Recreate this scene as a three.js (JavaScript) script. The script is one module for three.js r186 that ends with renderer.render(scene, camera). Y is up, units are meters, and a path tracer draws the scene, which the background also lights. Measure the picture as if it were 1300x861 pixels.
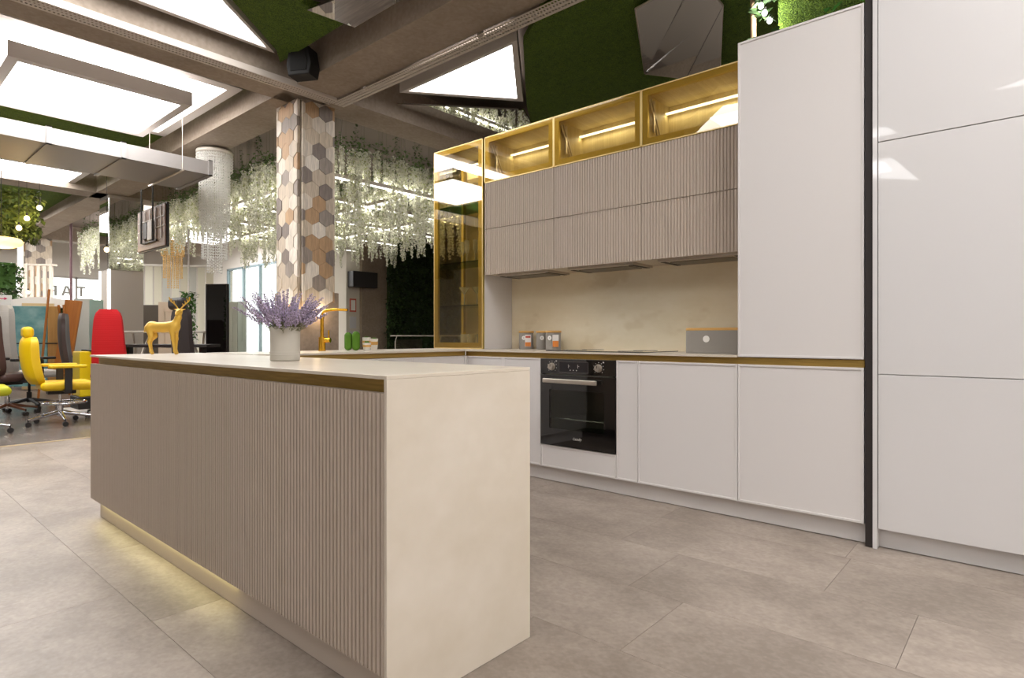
import * as THREE from 'three';
import { RoundedBoxGeometry } from 'three/addons/geometries/RoundedBoxGeometry.js';
import { mergeGeometries, mergeVertices } from 'three/addons/utils/BufferGeometryUtils.js';
import { RectAreaLightUniformsLib } from 'three/addons/lights/RectAreaLightUniformsLib.js';
import { MarchingCubes } from 'three/addons/objects/MarchingCubes.js';
import { FontLoader } from 'three/addons/loaders/FontLoader.js';
import { TextGeometry } from 'three/addons/geometries/TextGeometry.js';

// ---------- camera, sky, exposure ----------
RectAreaLightUniformsLib.init();
const scene = new THREE.Scene();
const camera = new THREE.PerspectiveCamera(2 * Math.atan(430.5 / 760) * 180 / Math.PI, 1300 / 861, 0.05, 120);
camera.position.set(0, 0.985, 0);
camera.rotation.set(0, 41.25 * Math.PI / 180, 0);
camera.setViewOffset(1300, 861, 0, 3, 1300, 861);   // small vertical lens shift, verticals stay vertical
scene.background = new THREE.Color().setRGB(2.4, 2.48, 2.56);   // overcast daylight outside
const renderer = new THREE.WebGLRenderer();
renderer.toneMapping = THREE.LinearToneMapping;
renderer.toneMappingExposure = 1.76;
renderer.shadowMap.enabled = true;

// ---------- large ceiling lights: [polygon x,z ...], height, radiance ----------
const PANEL_GLOW = 4.0;          // what the eye sees of a diffuser
const PANEL_LIGHT = 3.6;         // the light it throws
const WARM = [1.0, 0.99, 0.985];

// ---------- helpers ----------
let seed = 20240;
const rnd = () => { seed = (seed * 1664525 + 1013904223) >>> 0; return seed / 4294967296; };
const rr = (a, b) => a + (b - a) * rnd();
const V = (x, y, z) => new THREE.Vector3(x, y, z);
const taken = new Map();
function numbered(n) { const k = taken.get(n) || 0; taken.set(n, k + 1); return k ? n + '_' + String(k).padStart(3, '0') : n; }
function sh(m) { m.castShadow = true; m.receiveShadow = true; return m; }
function thing(name, label, category, pos = [0, 0, 0], turn = 0, group) {
  const o = new THREE.Group(); o.name = numbered(name); scene.add(o);
  o.position.set(...pos); o.rotation.y = turn; o.userData = { label, category };
  if (group) o.userData.group = group;
  return o;
}
function part(name, geo, mat, parent, label) {
  const m = sh(new THREE.Mesh(Array.isArray(geo) ? merge(geo) : geo, mat)); m.name = name; parent.add(m);
  if (label) m.userData.label = label;
  return m;
}
function single(name, label, category, geo, mat, group, kind) {
  const m = sh(new THREE.Mesh(Array.isArray(geo) ? merge(geo) : geo, mat)); m.name = numbered(name); scene.add(m);
  m.userData = { label, category }; if (group) m.userData.group = group; if (kind) m.userData.kind = kind;
  return m;
}
function struct(name, geo, mat, label) {
  const m = sh(new THREE.Mesh(Array.isArray(geo) ? merge(geo) : geo, mat)); m.name = name; scene.add(m);
  m.userData = { kind: 'structure', label, category: name.split('_')[0] };
  return m;
}
function dup(root, pos, turn, label, group) {
  const r = root.clone(); r.name = numbered(root.name.replace(/_\d{3}$/, '')); scene.add(r);
  r.userData = { ...root.userData };
  r.position.set(...pos); if (turn !== undefined) r.rotation.y = turn;
  if (label) r.userData.label = label;
  if (group) r.userData.group = group;
  return r;
}
function merge(list) {
  const gs = list.map((g) => { const q = g.index ? g.toNonIndexed() : g; for (const k of Object.keys(q.attributes)) if (!['position', 'normal', 'uv', 'color'].includes(k)) q.deleteAttribute(k); if (!q.attributes.uv) q.setAttribute('uv', new THREE.BufferAttribute(new Float32Array(q.attributes.position.count * 2), 2)); return q; });
  const anyC = gs.some((g) => g.attributes.color);
  if (anyC) for (const g of gs) if (!g.attributes.color) g.setAttribute('color', new THREE.BufferAttribute(new Float32Array(g.attributes.position.count * 3).fill(1), 3));
  return mergeGeometries(gs);
}
// uv in metres from the face direction
function uvm(g, s = 1, ou = 0, ov = 0) {
  if (g.index) g = g.toNonIndexed();
  const p = g.attributes.position, n = g.attributes.normal, uv = new Float32Array(p.count * 2);
  for (let i = 0; i < p.count; i++) {
    const ax = Math.abs(n.getX(i)), ay = Math.abs(n.getY(i)), az = Math.abs(n.getZ(i));
    let u, v;
    if (ay >= ax && ay >= az) { u = p.getX(i); v = p.getZ(i); } else if (ax >= az) { u = p.getZ(i); v = p.getY(i); } else { u = p.getX(i); v = p.getY(i); }
    uv[2 * i] = u * s + ou; uv[2 * i + 1] = v * s + ov;
  }
  g.setAttribute('uv', new THREE.BufferAttribute(uv, 2));
  return g;
}
// box given by its limits
function bx(x0, x1, y0, y1, z0, z1) {
  const g = new THREE.BoxGeometry(x1 - x0, y1 - y0, z1 - z0); g.translate((x0 + x1) / 2, (y0 + y1) / 2, (z0 + z1) / 2); return uvm(g);
}
function rbx(x0, x1, y0, y1, z0, z1, r = 0.002, seg = 1) {
  const g = new RoundedBoxGeometry(x1 - x0, y1 - y0, z1 - z0, seg, Math.min(r, (x1 - x0) / 2.01, (y1 - y0) / 2.01, (z1 - z0) / 2.01));
  g.translate((x0 + x1) / 2, (y0 + y1) / 2, (z0 + z1) / 2); return uvm(g);
}
function cyl(r0, r1, h, x, y, z, seg = 20) { const g = new THREE.CylinderGeometry(r1, r0, h, seg); g.translate(x, y + h / 2, z); return g; }
function rod(a, b, r, r2 = r, seg = 8) {
  const d = b.clone().sub(a), l = d.length(), g = new THREE.CylinderGeometry(r2, r, l, seg); g.translate(0, l / 2, 0);
  g.applyQuaternion(new THREE.Quaternion().setFromUnitVectors(V(0, 1, 0), d.normalize())); g.translate(a.x, a.y, a.z); return g;
}
function tube(pts, r, seg = 20, rad = 8) { return new THREE.TubeGeometry(new THREE.CatmullRomCurve3(pts), seg, r, rad, false); }
function lathe(prof, seg = 28) { return new THREE.LatheGeometry(prof.map(([r, y]) => new THREE.Vector2(r, y)), seg); }
function ball(r, x, y, z, sx = 1, sy = 1, sz = 1, seg = 14) { const g = new THREE.SphereGeometry(r, seg, Math.max(6, seg / 2 | 0)); g.scale(sx, sy, sz); g.translate(x, y, z); return g; }
// slab whose outline is a polygon in x,z
function slab(poly, y0, y1) {
  const s = new THREE.Shape(poly.map(([x, z]) => new THREE.Vector2(x, -z)));
  const g = new THREE.ExtrudeGeometry(s, { depth: y1 - y0, bevelEnabled: false }); g.rotateX(-Math.PI / 2); g.translate(0, y0, 0); return uvm(g);
}
// outline in x,y extruded along z
function plate(poly, z0, z1, bevel = 0) {
  const s = new THREE.Shape(poly.map(([x, y]) => new THREE.Vector2(x, y)));
  const g = new THREE.ExtrudeGeometry(s, { depth: z1 - z0 - 2 * bevel, bevelEnabled: bevel > 0, bevelSize: bevel, bevelThickness: bevel, bevelSegments: 3 }); g.translate(0, 0, z0 + bevel); return g;
}
function tint(g, c) { const n = g.attributes.position.count, a = new Float32Array(n * 3); for (let i = 0; i < n; i++) a.set(c, 3 * i); g.setAttribute('color', new THREE.BufferAttribute(a, 3)); return g; }

// ---------- noise textures ----------
const hash = (x, y, s) => { let h = Math.imul(x, 374761393) + Math.imul(y, 668265263) + Math.imul(s, 2147483647 ^ 0x5bd1e995); h = Math.imul(h ^ (h >>> 13), 1274126177); return ((h ^ (h >>> 16)) >>> 0) / 4294967296; };
function vnoise(x, y, px, py, s) {
  const xi = Math.floor(x), yi = Math.floor(y), fx = x - xi, fy = y - yi, w = (t) => t * t * (3 - 2 * t), m = (a, b) => ((a % b) + b) % b;
  const a = hash(m(xi, px), m(yi, py), s), b = hash(m(xi + 1, px), m(yi, py), s), c = hash(m(xi, px), m(yi + 1, py), s), d = hash(m(xi + 1, px), m(yi + 1, py), s);
  return (a + (b - a) * w(fx)) * (1 - w(fy)) + (c + (d - c) * w(fx)) * w(fy);
}
function fbm(u, v, fx, fy, oct, s) { let t = 0, a = 0.5, n = 0; for (let o = 0; o < oct; o++) { t += a * vnoise(u * fx, v * fy, fx, fy, s + o * 17); n += a; a *= 0.55; fx *= 2; fy *= 2; } return t / n; }
function tex(size, fn, srgb = true, rep = 1, repY = rep) {
  const d = new Uint8Array(size * size * 4);
  for (let j = 0; j < size; j++) for (let i = 0; i < size; i++) {
    const c = fn(i / size, j / size); for (let k = 0; k < 3; k++) d[4 * (j * size + i) + k] = Math.max(0, Math.min(255, c[k] * 255)); d[4 * (j * size + i) + 3] = 255;
  }
  const t = new THREE.DataTexture(d, size, size); t.wrapS = t.wrapT = THREE.RepeatWrapping; t.magFilter = THREE.LinearFilter; t.minFilter = THREE.LinearMipmapLinearFilter; t.generateMipmaps = true;
  if (srgb) t.colorSpace = THREE.SRGBColorSpace; t.repeat.set(rep, repY); t.needsUpdate = true; return t;
}
const mix3 = (a, b, t) => [a[0] + (b[0] - a[0]) * t, a[1] + (b[1] - a[1]) * t, a[2] + (b[2] - a[2]) * t];
const sm = (a, b, t) => { t = Math.max(0, Math.min(1, (t - a) / (b - a))); return t * t * (3 - 2 * t); };
const S = (r, g, b) => [r / 255, g / 255, b / 255];
const std = (o) => new THREE.MeshStandardMaterial({ side: THREE.DoubleSide, ...o });
const phy = (o) => new THREE.MeshPhysicalMaterial({ side: THREE.DoubleSide, ...o });
const RGB = (r, g, b) => new THREE.Color(r / 255, g / 255, b / 255).convertSRGBToLinear();

const T = {};
T.stone = tex(512, (u, v) => { const a = fbm(u, v, 5, 5, 5, 3), b = fbm(u, v, 24, 24, 3, 9), c = fbm(u, v, 3, 12, 4, 21); return mix3(S(205, 193, 174), S(222, 212, 198), Math.max(0, Math.min(1, a * 0.9 + (b - 0.5) * 0.3 + (c - 0.5) * 0.5 + 0.06))); }, true, 0.8);
T.splash = tex(512, (u, v) => { const a = fbm(u, v, 3, 9, 5, 33), b = fbm(u, v, 30, 40, 3, 39), c = sm(0.58, 0.72, fbm(u, v, 5, 8, 4, 51)); return mix3(mix3(S(232, 216, 182), S(244, 231, 204), Math.max(0, Math.min(1, (a - 0.25) * 1.6 + (b - 0.5) * 0.3))), S(218, 198, 160), c * 0.5); }, true, 0.7);
T.floor = tex(1024, (u, v) => { const a = fbm(u, v, 6, 8, 5, 5), b = fbm(u, v, 130, 150, 3, 7), c = fbm(u, v, 22, 30, 4, 11); const k = (a - 0.5) * 1.3 + (b - 0.5) * 0.7 + (c - 0.5) * 0.45 + 0.5; return mix3(S(134, 122, 111), S(170, 157, 145), Math.max(0, Math.min(1, k))); }, true, 0.55);
T.floorB = tex(512, (u, v) => { const b = fbm(u, v, 90, 120, 2, 7), c = fbm(u, v, 14, 22, 4, 11); const k = b * 0.5 + c * 0.5; return [k, k, k]; }, false, 0.55);
T.wood = tex(512, (u, v) => { const g = fbm(u, v, 26, 3, 4, 61), f = fbm(u, v, 120, 6, 2, 67), k = fbm(u, v, 4, 2, 3, 71); return mix3(S(172, 152, 104), S(214, 196, 146), Math.max(0, Math.min(1, g * 0.7 + (f - 0.5) * 0.5 + (k - 0.5) * 0.5 + 0.15))); }, true, 1.2, 0.8);
T.darkwood = tex(512, (u, v) => { const g = fbm(u, v, 3, 30, 4, 81), f = fbm(u, v, 6, 110, 2, 87); return mix3(S(92, 82, 76), S(146, 134, 126), Math.max(0, Math.min(1, g * 0.9 + (f - 0.5) * 0.7))); }, true, 0.6);
T.turf = tex(512, (u, v) => { const f = fbm(u, v, 150, 150, 2, 91), c = fbm(u, v, 20, 20, 3, 95); return mix3(S(54, 76, 16), S(130, 158, 52), Math.max(0, Math.min(1, f * 1.1 - 0.15 + (c - 0.5) * 0.25))); }, true, 1.2);
T.turfB = tex(512, (u, v) => { const f = fbm(u, v, 150, 150, 2, 91); return [f, f, f]; }, false, 1.2);
T.concrete = tex(512, (u, v) => { const a = fbm(u, v, 5, 5, 5, 101), b = fbm(u, v, 70, 70, 2, 107); return mix3(S(140, 126, 112), S(172, 158, 144), Math.max(0, Math.min(1, a * 0.8 + (b - 0.5) * 0.6 + 0.1))); }, true, 0.5);
T.paint = tex(256, (u, v) => { const a = fbm(u, v, 4, 5, 5, 111); return mix3(S(70, 130, 140), S(150, 190, 190), Math.max(0, Math.min(1, (a - 0.25) * 1.8))); }, true, 1);
T.grain = tex(256, (u, v) => { const g = fbm(u, v, 30, 3, 4, 121); return [0.8 + g * 0.28, 0.8 + g * 0.28, 0.8 + g * 0.28]; }, true, 3, 3);
T.weave = tex(256, (u, v) => { const k = 0.5 + 0.25 * Math.sin(u * 2 * Math.PI * 24) + 0.25 * Math.sin(v * 2 * Math.PI * 24); return [k, k, k]; }, false, 2);
T.brush = tex(256, (u, v) => { const g = 0.85 + 0.2 * (fbm(u, v, 6, 120, 2, 131) - 0.5); return [g, g, g]; }, true, 2);
T.cloud = tex(256, (u, v) => { const k = 0.75 + 0.5 * (fbm(u, v, 6, 6, 4, 141) - 0.3); return [k, k, k]; }, false, 1);

const M = {
  stone: std({ map: T.stone, roughness: 0.42 }),
  stoneTop: std({ map: T.stone, roughness: 0.3 }),
  splash: std({ map: T.splash, roughness: 0.5 }),
  taupe: std({ color: RGB(190, 175, 160), roughness: 0.55 }),
  white: std({ color: RGB(221, 216, 213), roughness: 0.38 }),
  gloss: phy({ color: RGB(219, 216, 215), roughness: 0.3, clearcoat: 1, clearcoatRoughness: 0.02 }),
  goldChan: std({ color: RGB(204, 168, 90), map: T.brush, metalness: 0.6, roughness: 0.42 }),
  goldFrame: std({ color: RGB(198, 172, 86), metalness: 0.6, roughness: 0.38 }),
  goldEdge: std({ color: RGB(232, 206, 140), metalness: 0.55, roughness: 0.35 }),
  gold: std({ color: RGB(232, 176, 60), metalness: 1, roughness: 0.16 }),
  goldPaint: std({ color: RGB(222, 178, 72), metalness: 0.35, roughness: 0.42 }),
  black: std({ color: RGB(34, 30, 28), roughness: 0.5 }),
  blackPost: std({ color: RGB(42, 35, 33), roughness: 0.55 }),
  blackGlass: phy({ color: RGB(14, 12, 12), roughness: 0.06, clearcoat: 1, clearcoatRoughness: 0.02 }),
  steel: std({ color: RGB(206, 196, 184), metalness: 0.85, roughness: 0.32 }),
  chrome: std({ color: RGB(222, 222, 224), metalness: 1, roughness: 0.12 }),
  oak: std({ map: T.wood, roughness: 0.5 }),
  pane: phy({ color: RGB(242, 236, 216), transmission: 1, thickness: 0, roughness: 0.0, ior: 1.75, metalness: 0 }),
  paneClear: phy({ color: RGB(238, 240, 236), transmission: 1, thickness: 0, roughness: 0.0, ior: 1.5 }),
  ovenPane: phy({ color: RGB(196, 198, 190), transmission: 1, thickness: 0, roughness: 0.02, ior: 1.5 }),
  shelfGlass: phy({ color: RGB(150, 190, 170), transmission: 1, thickness: 0, roughness: 0.02, ior: 1.5 }),
  glassware: phy({ color: RGB(245, 246, 244), transmission: 0.72, thickness: 0, roughness: 0.0, ior: 1.6 }),
  mirror: std({ color: RGB(236, 236, 234), metalness: 1, roughness: 0.02 }),
  turf: std({ map: T.turf, bumpMap: T.turfB, bumpScale: 0.02, roughness: 1 }),
  concrete: std({ map: T.concrete, roughness: 0.85 }),
  slabDark: std({ color: RGB(132, 120, 110), roughness: 0.9 }),
  tray: std({ color: RGB(206, 196, 186), roughness: 0.5 }),
  duct: std({ color: RGB(152, 147, 144), roughness: 0.5, metalness: 0.25 }),
  frameGrey: std({ color: RGB(206, 199, 194), roughness: 0.5 }),
  wallGrey: std({ map: T.concrete, color: RGB(245, 240, 235), roughness: 0.9 }),
  wallWhite: std({ color: RGB(226, 220, 212), roughness: 0.8 }),
  led: std({ color: 0xffffff, emissive: new THREE.Color(1.0, 0.97, 0.86), emissiveIntensity: 2 }),
  ledWhite: std({ color: 0xffffff, emissive: new THREE.Color(1.0, 0.98, 0.95), emissiveIntensity: 1.8 }),
  panel: std({ color: 0xffffff, emissive: new THREE.Color(...WARM), emissiveIntensity: PANEL_GLOW }),
  bulb: std({ color: 0xffffff, emissive: new THREE.Color(1.0, 0.72, 0.35), emissiveIntensity: 6 }),
  leaf: std({ vertexColors: true, roughness: 0.7 }),
  tin: std({ color: RGB(190, 184, 172), roughness: 0.55 }),
  greyCan: std({ color: RGB(150, 144, 136), roughness: 0.55 }),
  bamboo: std({ color: RGB(212, 164, 92), roughness: 0.5 }),
  paper: std({ color: RGB(236, 230, 224), roughness: 0.8 }),
};

// ---------- shell of the hall ----------
{
  const floor = struct('floor', uvm(bx(-6.94, 4.5, -0.2, -0.004, -14, 13)), std({ color: RGB(150, 138, 126), roughness: 0.9 }), 'grey vinyl tile floor of the kitchen area');
  const tileMat = [0.97, 1.0, 1.03, 0.985].map((k) => std({ map: T.floor, color: new THREE.Color(k, k, k), roughness: 0.46, bumpMap: T.floorB, bumpScale: 0.0012 }));
  const L = 0.9, W = 0.45, geos = [];
  for (let k = 0; k < 6; k++) { const g = new THREE.BoxGeometry(L - 0.0016, 0.004, W - 0.0016); geos.push(uvm(g, 1, rnd() * 3, rnd() * 3)); }
  for (let r = 0; r < 9; r++) {
    const z0 = -3.435 + r * W;
    const off = r === 2 ? -0.315 : r === 3 ? -0.985 : r === 1 ? -0.62 : rr(-0.9, 0);
    for (let k = -8; k < 4; k++) {
      const a = Math.max(off + k * L, -6.94), b = Math.min(off + (k + 1) * L, 1.6);
      if (b - a < 0.05) continue;
      const full = b - a > L - 0.01;
      const g = full ? geos[(r * 3 + k + 20) % 6] : uvm(new THREE.BoxGeometry(b - a - 0.0016, 0.004, W - 0.0016), 1, rnd() * 3, rnd() * 3);
      const m = part('tile', g, tileMat[(r * 7 + k * 5 + 80) % 4], floor); m.position.set((a + b) / 2, -0.002, z0 + W / 2);
    }
  }
  const far = struct('floor_001', uvm(bx(-24.3, -6.94, -0.2, -0.005, -14, 13)), std({ map: T.darkwood, color: RGB(250, 245, 240), roughness: 0.3 }), 'dark wood plank floor of the chair showroom');
  const pm = [0.85, 1.0, 1.15].map((k) => std({ map: T.darkwood, color: new THREE.Color(k, k, k), roughness: 0.24 }));
  const pg = []; for (let k = 0; k < 5; k++) pg.push(uvm(new THREE.BoxGeometry(0.188, 0.005, 1.297), 1, rnd() * 3, rnd() * 3));
  for (let c = 0; c < 20; c++) for (let k = 0; k < 4; k++) {
    const m = part('plank', pg[(c * 2 + k) % 5], pm[(c * 5 + k * 2) % 3], far); m.position.set(-7.06 - c * 0.19, -0.0025, 0.4 - k * 1.3 - (c % 3) * 0.43);
  }
  struct('trim_1', rbx(-6.965, -6.93, -0.002, 0.006, -3.9, 3, 0.002), std({ color: RGB(196, 176, 140), roughness: 0.4, metalness: 0.4 }), 'beige metal strip between tile floor and plank floor');

  struct('ceiling', bx(-24.3, 4.5, 4.2, 4.45, -14, 13), M.slabDark, 'dark concrete ceiling slab above the beams');
  struct('wall_right', bx(4.5, 4.7, -0.2, 4.45, -14, 13), M.wallWhite, 'white wall beyond the tall cabinets');
  struct('wall_back', bx(-13.2, 4.7, -0.2, 4.45, -14.2, -14), M.wallGrey, 'grey rear wall of the hall');
  struct('wall_kitchen', bx(-3.95, 1.7, 0, 2.5, -3.92, -3.812), M.wallWhite, 'low partition wall behind the kitchen cabinets');
  // front wall behind the photographer with shop windows
  struct('wall_front', [bx(-24.3, 4.7, -0.2, 0.3, 13, 13.2), bx(-24.3, 4.7, 3.3, 4.45, 13, 13.2), bx(-24.3, -4.0, 0.3, 3.3, 13, 13.2), bx(-3.55, 1.6, 0.3, 3.3, 13, 13.2), bx(2.0, 4.7, 0.3, 3.3, 13, 13.2)], M.wallWhite, 'white front wall with two slim windows');
  // far wall, glazed
  const wf = struct('wall_left', [bx(-24.5, -24.3, -0.2, 0.5, -9, 13.2), bx(-24.5, -24.3, 3.0, 4.45, -9, 13.2), bx(-24.5, -24.3, 0.5, 3, -2.2, 13.2), bx(-24.5, -24.3, 0.5, 3, -9.1, -6.6)], M.wallWhite, 'white far wall with a wide shop window');
  const win = (name, label, x0, x1, y0, y1, z0, z1, along, n, mat, glassMat) => {
    const w = new THREE.Group(); w.name = name; scene.add(w); w.userData = { kind: 'structure', label, category: 'window' };
    const t = 0.06;
    const at = (s) => along === 'z' ? [x0, x1, 0, 0, z0 + (z1 - z0) * s, 0] : [x0 + (x1 - x0) * s, 0, 0, 0, z0, z1];
    const fr = along === 'z'
      ? [rbx(x0, x1, y0, y0 + t, z0, z1), rbx(x0, x1, y1 - t, y1, z0, z1)]
      : [rbx(x0, x1, y0, y0 + t, z0, z1), rbx(x0, x1, y1 - t, y1, z0, z1)];
    part('frame', fr, mat, w);
    for (let k = 0; k <= n; k++) {
      const q = at(k / n);
      part('mullion', along === 'z' ? rbx(x0, x1, y0, y1, q[4] - t / 2, q[4] + t / 2) : rbx(q[0] - t / 2, q[0] + t / 2, y0, y1, z0, z1), mat, w);
      if (k < n) {
        const a = at(k / n), b = at((k + 1) / n), xm = (x0 + x1) / 2, zm = (z0 + z1) / 2;
        part('pane', along === 'z' ? bx(xm - 0.004, xm + 0.004, y0, y1, a[4], b[4]) : bx(a[0], b[0], y0, y1, zm - 0.004, zm + 0.004), M.paneClear, w);
      }
    }
    return w;
  };
  const alu = std({ color: RGB(196, 190, 184), roughness: 0.5 }), teal = std({ color: RGB(138, 156, 162), roughness: 0.5 });
  win('window_1', 'wide shop window with painted lettering on the far wall', -24.46, -24.36, 0.5, 3.0, -6.6, -2.2, 'z', 4, alu);
  win('window_2', 'tall glazed wall with teal mullions behind the flower canopy', -20.9, -14.0, 0.05, 3.3, -9.1, -9.0, 'x', 6, teal);
  struct('wall_glazed', [bx(-20.9, -13.8, 3.3, 4.45, -9.2, -9), bx(-24.5, -20.9, -0.2, 4.45, -9.2, -9), bx(-14.0, -13.8, 0, 3.3, -9.2, -9)], M.wallWhite, 'white wall around the tall glazing');
  // short walls right of the glazing
  struct('wall_pier', bx(-13.8, -13.2, 0, 4.3, -9.06, -8.66), std({ color: RGB(206, 198, 184), roughness: 0.8 }), 'pale plaster pier with framed notices');
  struct('wall_concrete', bx(-13.6, -13.1, 0, 4.3, -14, -9.06), M.wallGrey, 'grey concrete wall next to the dark hedge');
}

// ---------- beams, columns ----------
const SOF = 3.77;
const beam = (name, label, x0, x1, z0, z1) => { const m = struct(name, bx(x0, x1, SOF, 4.25, z0, z1), M.concrete, label); m.userData.category = 'beam'; return m; };
beam('ceiling_beam', 'long concrete beam running over the hexagon tiled column', -24.3, 4.5, -3.92, -3.4);
beam('ceiling_beam_001', 'concrete cross beam with perforated cable tray by the hexagon column', -6.7, -6.16, -14, 13);
beam('ceiling_beam_002', 'concrete cross beam over the mirror column', -14.2, -13.65, -9, 13);
beam('ceiling_beam_003', 'concrete cross beam near the far window', -21.7, -21.2, -9, 13);
beam('ceiling_beam_004', 'concrete beam behind the photographer', -24.3, 4.5, 4.0, 4.5);

// perforated cable trays under the beam edges
{
  const cw = 256, ch = 64, cv = document.createElement('canvas'); cv.width = cw; cv.height = ch; const c = cv.getContext('2d');
  c.fillStyle = '#fff'; c.fillRect(0, 0, cw, ch); c.fillStyle = '#000';
  for (let i = 0; i < 8; i++) { c.fillRect(i * 32 + 8, 8, 17, 8); c.fillRect(i * 32 + 24, 26, 14, 8); c.fillRect(i * 32 - 8, 26, 14, 8); c.fillRect(i * 32 + 8, 46, 17, 8); }
  const mk = () => { const t = new THREE.CanvasTexture(cv); t.wrapS = t.wrapT = THREE.RepeatWrapping; return t; };
  const tm = std({ color: RGB(206, 196, 186), roughness: 0.5, alphaMap: mk(), alphaTest: 0.5 });
  const strip = (a, b, c2, d, len, wid) => { // quad a b c d, u along a-b
    const g = new THREE.BufferGeometry(); g.setAttribute('position', new THREE.Float32BufferAttribute([...a, ...b, ...c2, ...a, ...c2, ...d], 3));
    g.setAttribute('uv', new THREE.Float32BufferAttribute([0, 0, len, 0, len, 1, 0, 0, len, 1, 0, 1], 2)); g.computeVertexNormals(); return g;
  };
  const t1 = thing('cable_tray', 'pale perforated cable tray along the cross beam', 'cable tray', [0, 0, 0]);
  const n = 40;
  part('tray_bottom', strip([-6.3, 3.735, 6], [-6.3, 3.735, -3.9], [-6.14, 3.735, -3.9], [-6.14, 3.735, 6], n), tm, t1);
  part('tray_side', [bx(-6.14, -6.132, 3.735, 3.80, -3.9, 6)], M.tray, t1);
  part('tray_flange', [bx(-6.306, -6.3, 3.735, 3.755, -3.9, 6)], M.tray, t1);
  const t2 = thing('cable_tray', 'pale perforated cable tray along the long beam over the kitchen', 'cable tray', [0, 0, 0]);
  part('tray_bottom', strip([-6.25, 3.735, -4.06], [4.4, 3.735, -4.06], [4.4, 3.735, -3.9], [-6.25, 3.735, -3.9], n), tm, t2);
  part('tray_side', [bx(-6.25, 4.4, 3.735, 3.80, -4.068, -4.06)], M.tray, t2);
  for (const x of [-5.75, -3.9, -2.0]) part('hanger', bx(x, x + 0.05, 3.76, 4.2, -3.99, -3.96), M.tray, t2);
}

// hexagon clad columns: each wooden hexagon is a part
const hexTone = [[232, 222, 208], [208, 192, 170], [186, 152, 116], [134, 122, 114], [222, 210, 194], [156, 144, 134], [200, 184, 164]].map(([r, g, b]) => std({ map: T.grain, color: RGB(r, g, b), roughness: 0.65 }));
function hexColumn(label, x0, x1, z0, z1, top, bottomAt, a, plinth, far) {
  const t = thing('hexagon_column', label, 'column', [0, 0, 0]);
  part('core', bx(x0, x1, 0, top, z0, z1), std({ color: RGB(196, 182, 162), roughness: 0.8 }), t);
  if (plinth) part('plinth', rbx(x0 - 0.09, x1 + 0.03, 0, plinth, z0 - 0.07, z1 + 0.03, 0.006), M.wallGrey, t, 'bare grey concrete foot of the column');
  const th = 0.02, w = Math.sqrt(3) * a, base = [];
  // clip a hexagon (in face coordinates) to the face width and the column top
  const hexAt = (cx, cy, lo, hi, ymax) => {
    let P = []; for (let k = 0; k < 6; k++) { const q = Math.PI / 6 + k * Math.PI / 3; P.push([cx + a * 0.985 * Math.cos(q), cy + a * 0.985 * Math.sin(q)]); }
    const clip = (f, g) => { const o = []; for (let i = 0; i < P.length; i++) { const A = P[i], B = P[(i + 1) % P.length], fa = f(A), fb = f(B); if (fa >= 0) o.push(A); if (fa * fb < 0) { const s = fa / (fa - fb); o.push([A[0] + (B[0] - A[0]) * s, A[1] + (B[1] - A[1]) * s]); } } P = o; };
    clip((q) => q[0] - lo); clip((q) => hi - q[0]); clip((q) => ymax - q[1]); return P;
  };
  for (const face of ['z', 'x']) {
    const lo = 0, hi = face === 'z' ? x1 - x0 : z1 - z0;
    const rows = Math.ceil(top / (1.5 * a)) + 1;
    for (let r = 0; r < rows; r++) for (let k = -1; k < 6; k++) {
      const cx = k * w + (r % 2 ? w / 2 : 0) + 0.03, cy = r * 1.5 * a + 0.05;
      if (cx < lo - w / 2 || cx > hi + w / 2) continue;
      const edge = face === 'z' ? (hi - cx) : cx; // distance from the shared corner
      if (cy < bottomAt + Math.max(0, edge) * 0.75) continue;
      const poly = hexAt(cx, cy, lo, hi, top); if (poly.length < 3) continue;
      const lift = 0.012 + 0.006 * ((r + k * 3 + 9) % 2);
      const g = plate(poly, 0, th + lift);
      if (face === 'z') g.translate(x0, 0, z1 + (plinth ? 0.012 : 0)); else { g.rotateY(Math.PI / 2); g.scale(1, 1, 1); g.translate(x1 + (plinth ? 0.012 : 0), 0, z1); }
      uvm(g);
      part('hexagon_panel', uvm(g), hexTone[Math.floor(hash(r * 3 + (face === 'z' ? 50 : 0), k + 7, 77) * 7)], t);
    }
  }
  return t;
}
const hexCol = hexColumn('square column clad in wooden hexagons, grey foot lit behind the lowest panels', -6.98, -6.5, -4.07, -3.65, SOF, 1.1, 0.105, 1.52);
{ // warm light hidden behind the lowest hexagons
  const strip = part('light_strip', [rbx(-6.95, -6.6, 1.28, 1.30, -3.645, -3.625), rbx(-6.492, -6.472, 1.28, 1.30, -4.0, -3.7)], std({ color: 0xffffff, emissive: new THREE.Color(1, 0.75, 0.45), emissiveIntensity: 1.5 }), hexCol, 'warm light strip behind the lowest hexagons');
  for (const [x, z] of [[-6.40, -3.85], [-6.75, -3.55], [-6.40, -3.55]]) { const l = new THREE.PointLight(new THREE.Color(1, 0.72, 0.42), 0.12, 0, 2); l.position.set(x, 1.26, z); l.shadow.radius = 3; l.castShadow = true; scene.add(l); }
}
hexColumn('far square column clad in wooden hexagons near the far window', -21.75, -21.2, -4.2, -3.6, SOF, 0.9, 0.12, 0);
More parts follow.
